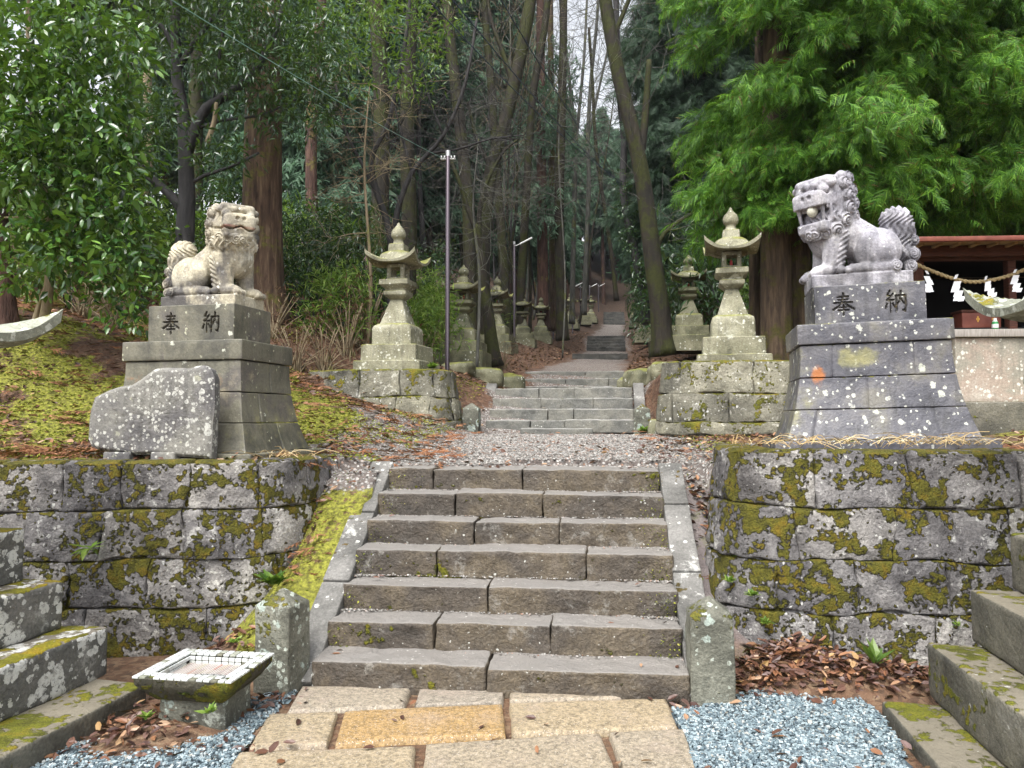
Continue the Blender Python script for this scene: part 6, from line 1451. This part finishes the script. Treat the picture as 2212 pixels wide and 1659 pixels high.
for cx, cy, sx, sy, n in [(1.62, 4.90, .20, .16, 620), (1.95, 4.66, .30, .10, 620), (2.35, 4.60, .28, .09, 320), (1.40, 4.62, .14, .10, 130), (-1.72, 5.12, .13, .22, 210), (-2.0, 4.55, .25, .12, 120), (-1.95, 3.95, .16, .16, 190), (-1.62, 3.72, .2, .1, 60), (-1.42, 4.3, .12, .1, 60), (.98, 4.42, .10, .06, 46), (-1.25, 4.42, .08, .05, 14)]:
    x, y = gauss(cx, cy, sx, sy, n); k = (y < np.where(x < 0, 5.45, 5.0)); x, y = x[k], y[k]; litter(mb, x, y, court_z, .068 if cx > 0 else .062, r, .05, .6)
x = r.uniform(-1.3, .95, 22); y = r.uniform(3.3, 4.4, 22); litter(mb, x, y, lambda a, b: 0 * a + .04, .06, r)
x = r.uniform(.9, 1.9, 16); y = r.uniform(3.4, 4.2, 16); litter(mb, x, y, lambda a, b: 0 * a + .04, .07, r)
for k, (a, b) in enumerate([(.37, 3.95), (-.63, 3.95), (.33, 3.75), (-.2, 3.55)]): pass
tag(mb.build('fallen_leaves', l_fall, smooth=False), kind='stuff')
mb = MB()                                                  # on the banks by the stairs
t = r.random(200); x = np.interp(t, [0, .3, 1], [1.72, 1.55, 1.47]) + r.normal(0, .04, 200); y = 4.9 + 1.3 * t; litter(mb, x, y, lambda a, b: np.maximum(terr(a, b), court_z(a, b)), .075, r, .03, .5)
t = r.random(60); x = np.interp(t, [0, 1], [-1.62, -1.48]) + r.normal(0, .05, 60); y = 5.1 + 1.1 * t; litter(mb, x, y, lambda a, b: np.maximum(terr(a, b), court_z(a, b)), .065, r, .03, .5)
# terrace and slopes
n = 26000; x = r.uniform(-8, 7.5, n); y = 5.6 + 9 * r.random(n) ** 1.2; s = x - axis_x(y); dens = np.where(np.abs(s) < 1.6, .10, .95) * (terr(x, y) > 1.1)
dens = np.where((s > 1) & (y < 9), .5, dens); k = r.random(n) < dens * (.35 + .9 * sstep(-.2, .3, fbm(np.stack([x, y, 0 * x], 1) * .9, 61, 3))); x, y = x[k], y[k]
litter(mb, x, y, terr, .068, r, .035, .5)
n = 16000; y = 13 + 30 * r.random(n) ** 1.4; s = r.normal(0, 1, n) * 2.6; k = np.abs(s) > 1.15; x = axis_x(y) + s; litter(mb, x[k], y[k], terr, .09, r, .02, .4)
tag(mb.build('leaf_litter', l_fall, smooth=False), kind='stuff')
mb = MB()                                                  # rust-red cedar twigs
def twig_litter(x, y, size, lift=.02):
    n = len(x); a = r.uniform(0, 6.283, n); d = np.stack([np.cos(a), np.sin(a), r.normal(.05, .15, n)], 1); dd, s, nn = frames(d, r.normal(0, .5, n)); w = r.integers(0, 3, n); z = terr(x, y) + lift * r.random(n) + .01
    for q in range(3):
        m = w == q; V0, F0 = FROND_LO[q]; V0 = V0 * np.array([1, .55, .3]); mb.add(stamp(V0, np.stack([x, y, z], 1)[m], dd[m], s[m], nn[m], size * r.uniform(.5, 1.2, m.sum())), stamp_faces(F0, len(V0), m.sum()))
n = 2600; x = r.uniform(-7, -.6, n); y = r.uniform(5.7, 11, n); k = terr(x, y) > 1.2; twig_litter(x[k], y[k], .22)
x, y = gauss(-3.5, 6.0, .45, .12, 130); k = y > 5.7; twig_litter(x[k], y[k], .24, .06)
n = 46; y = r.uniform(4.95, 6.2, n); x = r.uniform(-1.62, -1.3, n); twig_litter(x, y, .16, .02)
n = 260; x = r.uniform(1.4, 4.5, n); y = r.uniform(5.25, 5.8, n); twig_litter(x, y, .2)
n = 260; x = r.uniform(-1.2, 2.6, n); y = r.uniform(8.5, 11.2, n); k = np.abs(x - axis_x(y)) > 1.1; twig_litter(x[k], y[k], .2)
tag(mb.build('fallen_cedar_twigs', l_twig, smooth=False), kind='stuff')
mb = MB()                                                  # pale straws on the wall tops
def straws(x, y, zf, L):
    for a, b in zip(x, y):
        p = np.array([a, b, zf(np.array([a]), np.array([b]))[0] + .02]); an = r.uniform(0, 6.28); d = np.array([math.cos(an), math.sin(an) * .5, r.uniform(-.02, .45)]); l = L * r.uniform(.5, 1.3)
        mb.add(*tube([p, p + d * l * .5 + np.array([0, 0, .02]), p + d * l + np.array([0, 0, -.03])], .0022, 3, .1))
straws(r.uniform(1.5, 3.6, 150), r.uniform(5.12, 5.35, 150), lambda a, b: 0 * a + 1.41, .22); straws(r.uniform(-1.9, -1.5, 26), r.uniform(5.6, 5.9, 26), lambda a, b: 0 * a + 1.30, .22)
tag(mb.build('dry_straw', l_straw, smooth=False), kind='stuff')
mb = MB()                                                  # low yellow-green cover on the bank
n = 90000; x = r.uniform(-8, 3.6, n); y = 5.7 + 7 * r.random(n); s = x - axis_x(y); q = fbm(np.stack([x, y, terr(x, y)], 1) * 1.1, 21, 4) + .35 * fbm(np.stack([x, y, terr(x, y)], 1) * 3.2, 23, 3)
k = (q > -.10) & ((s < -1.3) | ((s > 1.6) & (y < 9.8))) & (terr(x, y) > 1.2) & (r.random(n) < np.where(s > 0, .35, .9)); x, y = x[k], y[k]
litter(mb, x, y, terr, .034, r, .03, .6, LEAF_V, (LEAF_F,))
x = np.concatenate([r.uniform(-1.75, -1.2, 500), r.uniform(1.3, 1.7, 160)]); y = r.uniform(4.9, 6.3, 660); litter(mb, x, y, lambda a, b: np.maximum(terr(a, b), court_z(a, b)), .022, r, .015, .6, LEAF_V, (LEAF_F,))
tag(mb.build('ground_cover', l_moss, smooth=False), kind='stuff')
# loose chips of the landing
mb = MB(); n = 34000; y = 6.2 + 5.1 * r.random(n); s = r.normal(0, .95, n); k = np.abs(s) < np.interp(y, [6, 7.5, 9.5, 11.2], [1.5, 2.1, 2.2, 1.6]); x, y = (axis_x(y) + s)[k], y[k]
pebbles(mb, x, y, terr(x, y) + .004, r.uniform(.005, .014, len(x)), .55, 9)
M = Mat('pale_chips'); c = M.ramp(M.geo.outputs['Random Per Island'], [(0, (.095, .085, .075)), (.3, (.20, .19, .175)), (.6, (.30, .288, .27)), (.85, (.44, .43, .41)), (1, (.26, .14, .09))]); m_chip2 = M.fin(c, .7)
tag(mb.build('landing_gravel', m_chip2, smooth=False), kind='stuff')
# small plants one can count
def plant(name, label, pos, n, L, shape, mat, seed, elev=(.2, 1.0), cat='plant'):
    q = np.random.default_rng(seed); a = q.uniform(0, 6.283, n); e = q.uniform(*elev, n); d = np.stack([np.cos(a) * np.cos(e), np.sin(a) * np.cos(e), np.sin(e)], 1); mb = MB()
    put_shapes(mb, [(shape, LEAF_F)], q.normal(0, L * .12, (n, 3)) * np.array([1, 1, .3]), d, L * q.uniform(.6, 1.2, n), q, .3); o = mb.build(name, mat, None, smooth=False); o.location = tuple(pos); return tag(o, label, cat)
def on(u, v, Y, lift=.0): c = P(u, v, Y); return (c[0], c[1], c[2] + lift)
plant('rosette_weed', 'bright green leafy rosette at the right end of the left wall', on(590, 1262, 5.25), 34, .13, LEAF_V, l_mid, 1)
plant('wall_fern', 'small drooping fern on the left retaining wall', on(190, 1185, 5.22), 16, .13, SLIM_V, l_bam, 2, (-1.0, .5))
plant('wall_fern', 'tiny yellow fern low on the right retaining wall', on(2068, 1352, 4.75), 10, .07, SLIM_V, l_bam, 3, (-.5, .9))
plant('weed', 'small weed among the leaves before the right wall', on(1890, 1432, 4.62), 9, .13, LEAF_V, l_mid, 4, (.3, 1.2))
for k, (u, v, Y, lab) in enumerate([(400, 1502, 3.95, 'tiny green weed left of the basin foot'), (315, 1555, 3.95, 'small weed in the leaves left of the basin'), (452, 1545, 3.75, 'small weed right before the basin foot'), (1625, 1290, 4.95, 'weed on the leaf strip beside the right bank'), (1655, 1350, 4.9, 'weed above the leaf pile at the right wall'), (1575, 1260, 5.1, 'weed in the middle of the muddy bank'), (1590, 1210, 5.2, 'weed at the dark corner of the right wall'), (508, 1392, 4.9, 'small weed behind the basin')]):
    plant('weed', lab, on(u, v, Y, .01), 22, .055, LEAF_V, l_bam, 10 + k)
plant('grass_tuft', 'bright green tuft at the foot of the post right of the second flight', on(1392, 932, 10.9), 60, .10, LEAF_V, l_bam, 30)
plant('grass_tuft', 'bright green tuft at the right corner of the left lantern base', on(935, 795, 10.55), 80, .10, LEAF_V, l_bam, 31)

# grit washed into the corners of the front steps, with scraps of leaf and moss
mb = MB(); ml = MB(); r = np.random.default_rng(91); zt = [.165 + .172 * i for i in range(7)]
def step_pt(i, xl, yl): return rotz(np.stack([xl, i * .283 + yl, 0 * xl + zt[i]], -1), -HEAD) + np.array([-.095, 4.50, 0])
for i in range(6):
    n = 420; xl = np.where(r.random(n) < .6, np.sign(r.random(n) - .45) * (1.1 - np.abs(r.normal(0, .16, n))), r.uniform(-1.1, 1.1, n)); yl = .285 - np.abs(r.normal(0, .022 + .05 * np.clip(np.abs(xl) - .8, 0, 1), n))
    p = step_pt(i, xl, yl); pebbles(mb, p[:, 0], p[:, 1], p[:, 2] + .004, r.uniform(.003, .009, n), .6, 92 + i)
    for sx, m in ((1, 60), (-1, 36)):
        xl = sx * (1.09 - np.abs(r.normal(0, .10, m))); yl = .283 - .004 - .012 * r.random(m); p = step_pt(i, xl, yl); zz = p[:, 2] + r.random(m) ** 1.5 * .15
        d = np.stack([r.normal(0, .6, m), -np.ones(m), r.normal(.2, .5, m)], 1); put_shapes(ml, [(LEAF_V, LEAF_F)], np.stack([p[:, 0], p[:, 1], zz], 1), d, .020 * r.uniform(.6, 1.3, m), r)
tag(mb.build('step_grit', m_chip2, smooth=False), kind='stuff'); tag(ml.build('step_moss', l_moss, smooth=False), kind='stuff')
mb = MB(); m = 34; i = r.integers(0, 7, m)
for q in range(7):
    k = (i == q).sum(); xl = np.sign(r.random(k) - .3) * (1.05 - np.abs(r.normal(0, .25, k))); p = step_pt(q, xl, r.uniform(.05, .27, k)); litter(mb, p[:, 0], p[:, 1], lambda a, b: 0 * a + zt[q] + .006, .045, r, .01, .3)
tag(mb.build('stair_leaves', l_fall, smooth=False), kind='stuff')
# ------------------------------------------------------------------ light, air, camera
w = bpy.data.worlds.new('World'); SC.world = w; w.use_nodes = True; nt = w.node_tree
bg = nt.nodes['Background']; sky = nt.nodes.new('ShaderNodeTexSky'); sky.sky_type = 'NISHITA'; sky.sun_disc = False
SUN_EL, SUN_AZ = 58, 205           # azimuth in degrees clockwise from +Y (behind the photographer, a little left)
sky.sun_elevation = D2R(SUN_EL); sky.sun_rotation = D2R(SUN_AZ); sky.air_density = 1.0; sky.dust_density = 4.0; sky.ozone_density = 1.0
hs = nt.nodes.new('ShaderNodeHueSaturation'); hs.inputs['Saturation'].default_value = .20
nt.links.new(sky.outputs[0], hs.inputs['Color']); nt.links.new(hs.outputs[0], bg.inputs[0]); bg.inputs[1].default_value = .13
ld = bpy.data.lights.new('overcast_sun', 'SUN'); ld.energy = 1.5; ld.angle = D2R(35); ld.color = (1, .97, .92)
lo = bpy.data.objects.new('overcast_sun', ld); COL.objects.link(lo)
from mathutils import Vector
az, el = D2R(SUN_AZ), D2R(SUN_EL); sd = Vector((math.sin(az) * math.cos(el), math.cos(az) * math.cos(el), math.sin(el)))
lo.rotation_euler = sd.to_track_quat('Z', 'Y').to_euler()
hz = MB().add(*box((10, 18, 31), (196, 228, 70))); M = Mat('light_mist'); M.t.nodes.remove(M.bs)
pv = M.n('VolumePrincipled', Color=(.80, .87, .95), Density=.00035, Anisotropy=.2); M.t.links.new(pv.outputs[0], M.out.inputs['Volume'])
tag(hz.build('haze', M.m, smooth=False), kind='stuff')
cd = bpy.data.cameras.new('camera'); cam = bpy.data.objects.new('camera', cd); COL.objects.link(cam)
cd.sensor_width = 36; cd.lens = 36 * FPX / 2212; cd.clip_start = .05; cd.clip_end = 2000
cam.location = (0, 0, CAMZ); cam.rotation_euler = (math.pi / 2 + PITCH, 0, 0)
SC.camera = cam
SC.view_settings.view_transform = 'Standard'; SC.view_settings.look = 'None'; SC.view_settings.gamma = 1; SC.view_settings.exposure = 1.5
SC.render.engine = 'CYCLES'
cy = SC.cycles; cy.use_denoising = True; cy.max_bounces = 6; cy.diffuse_bounces = 3; cy.glossy_bounces = 2; cy.transmission_bounces = 3; cy.volume_bounces = 0
cy.caustics_reflective = False; cy.caustics_refractive = False; cy.sample_clamp_indirect = 4; cy.use_adaptive_sampling = True; cy.adaptive_threshold = .015
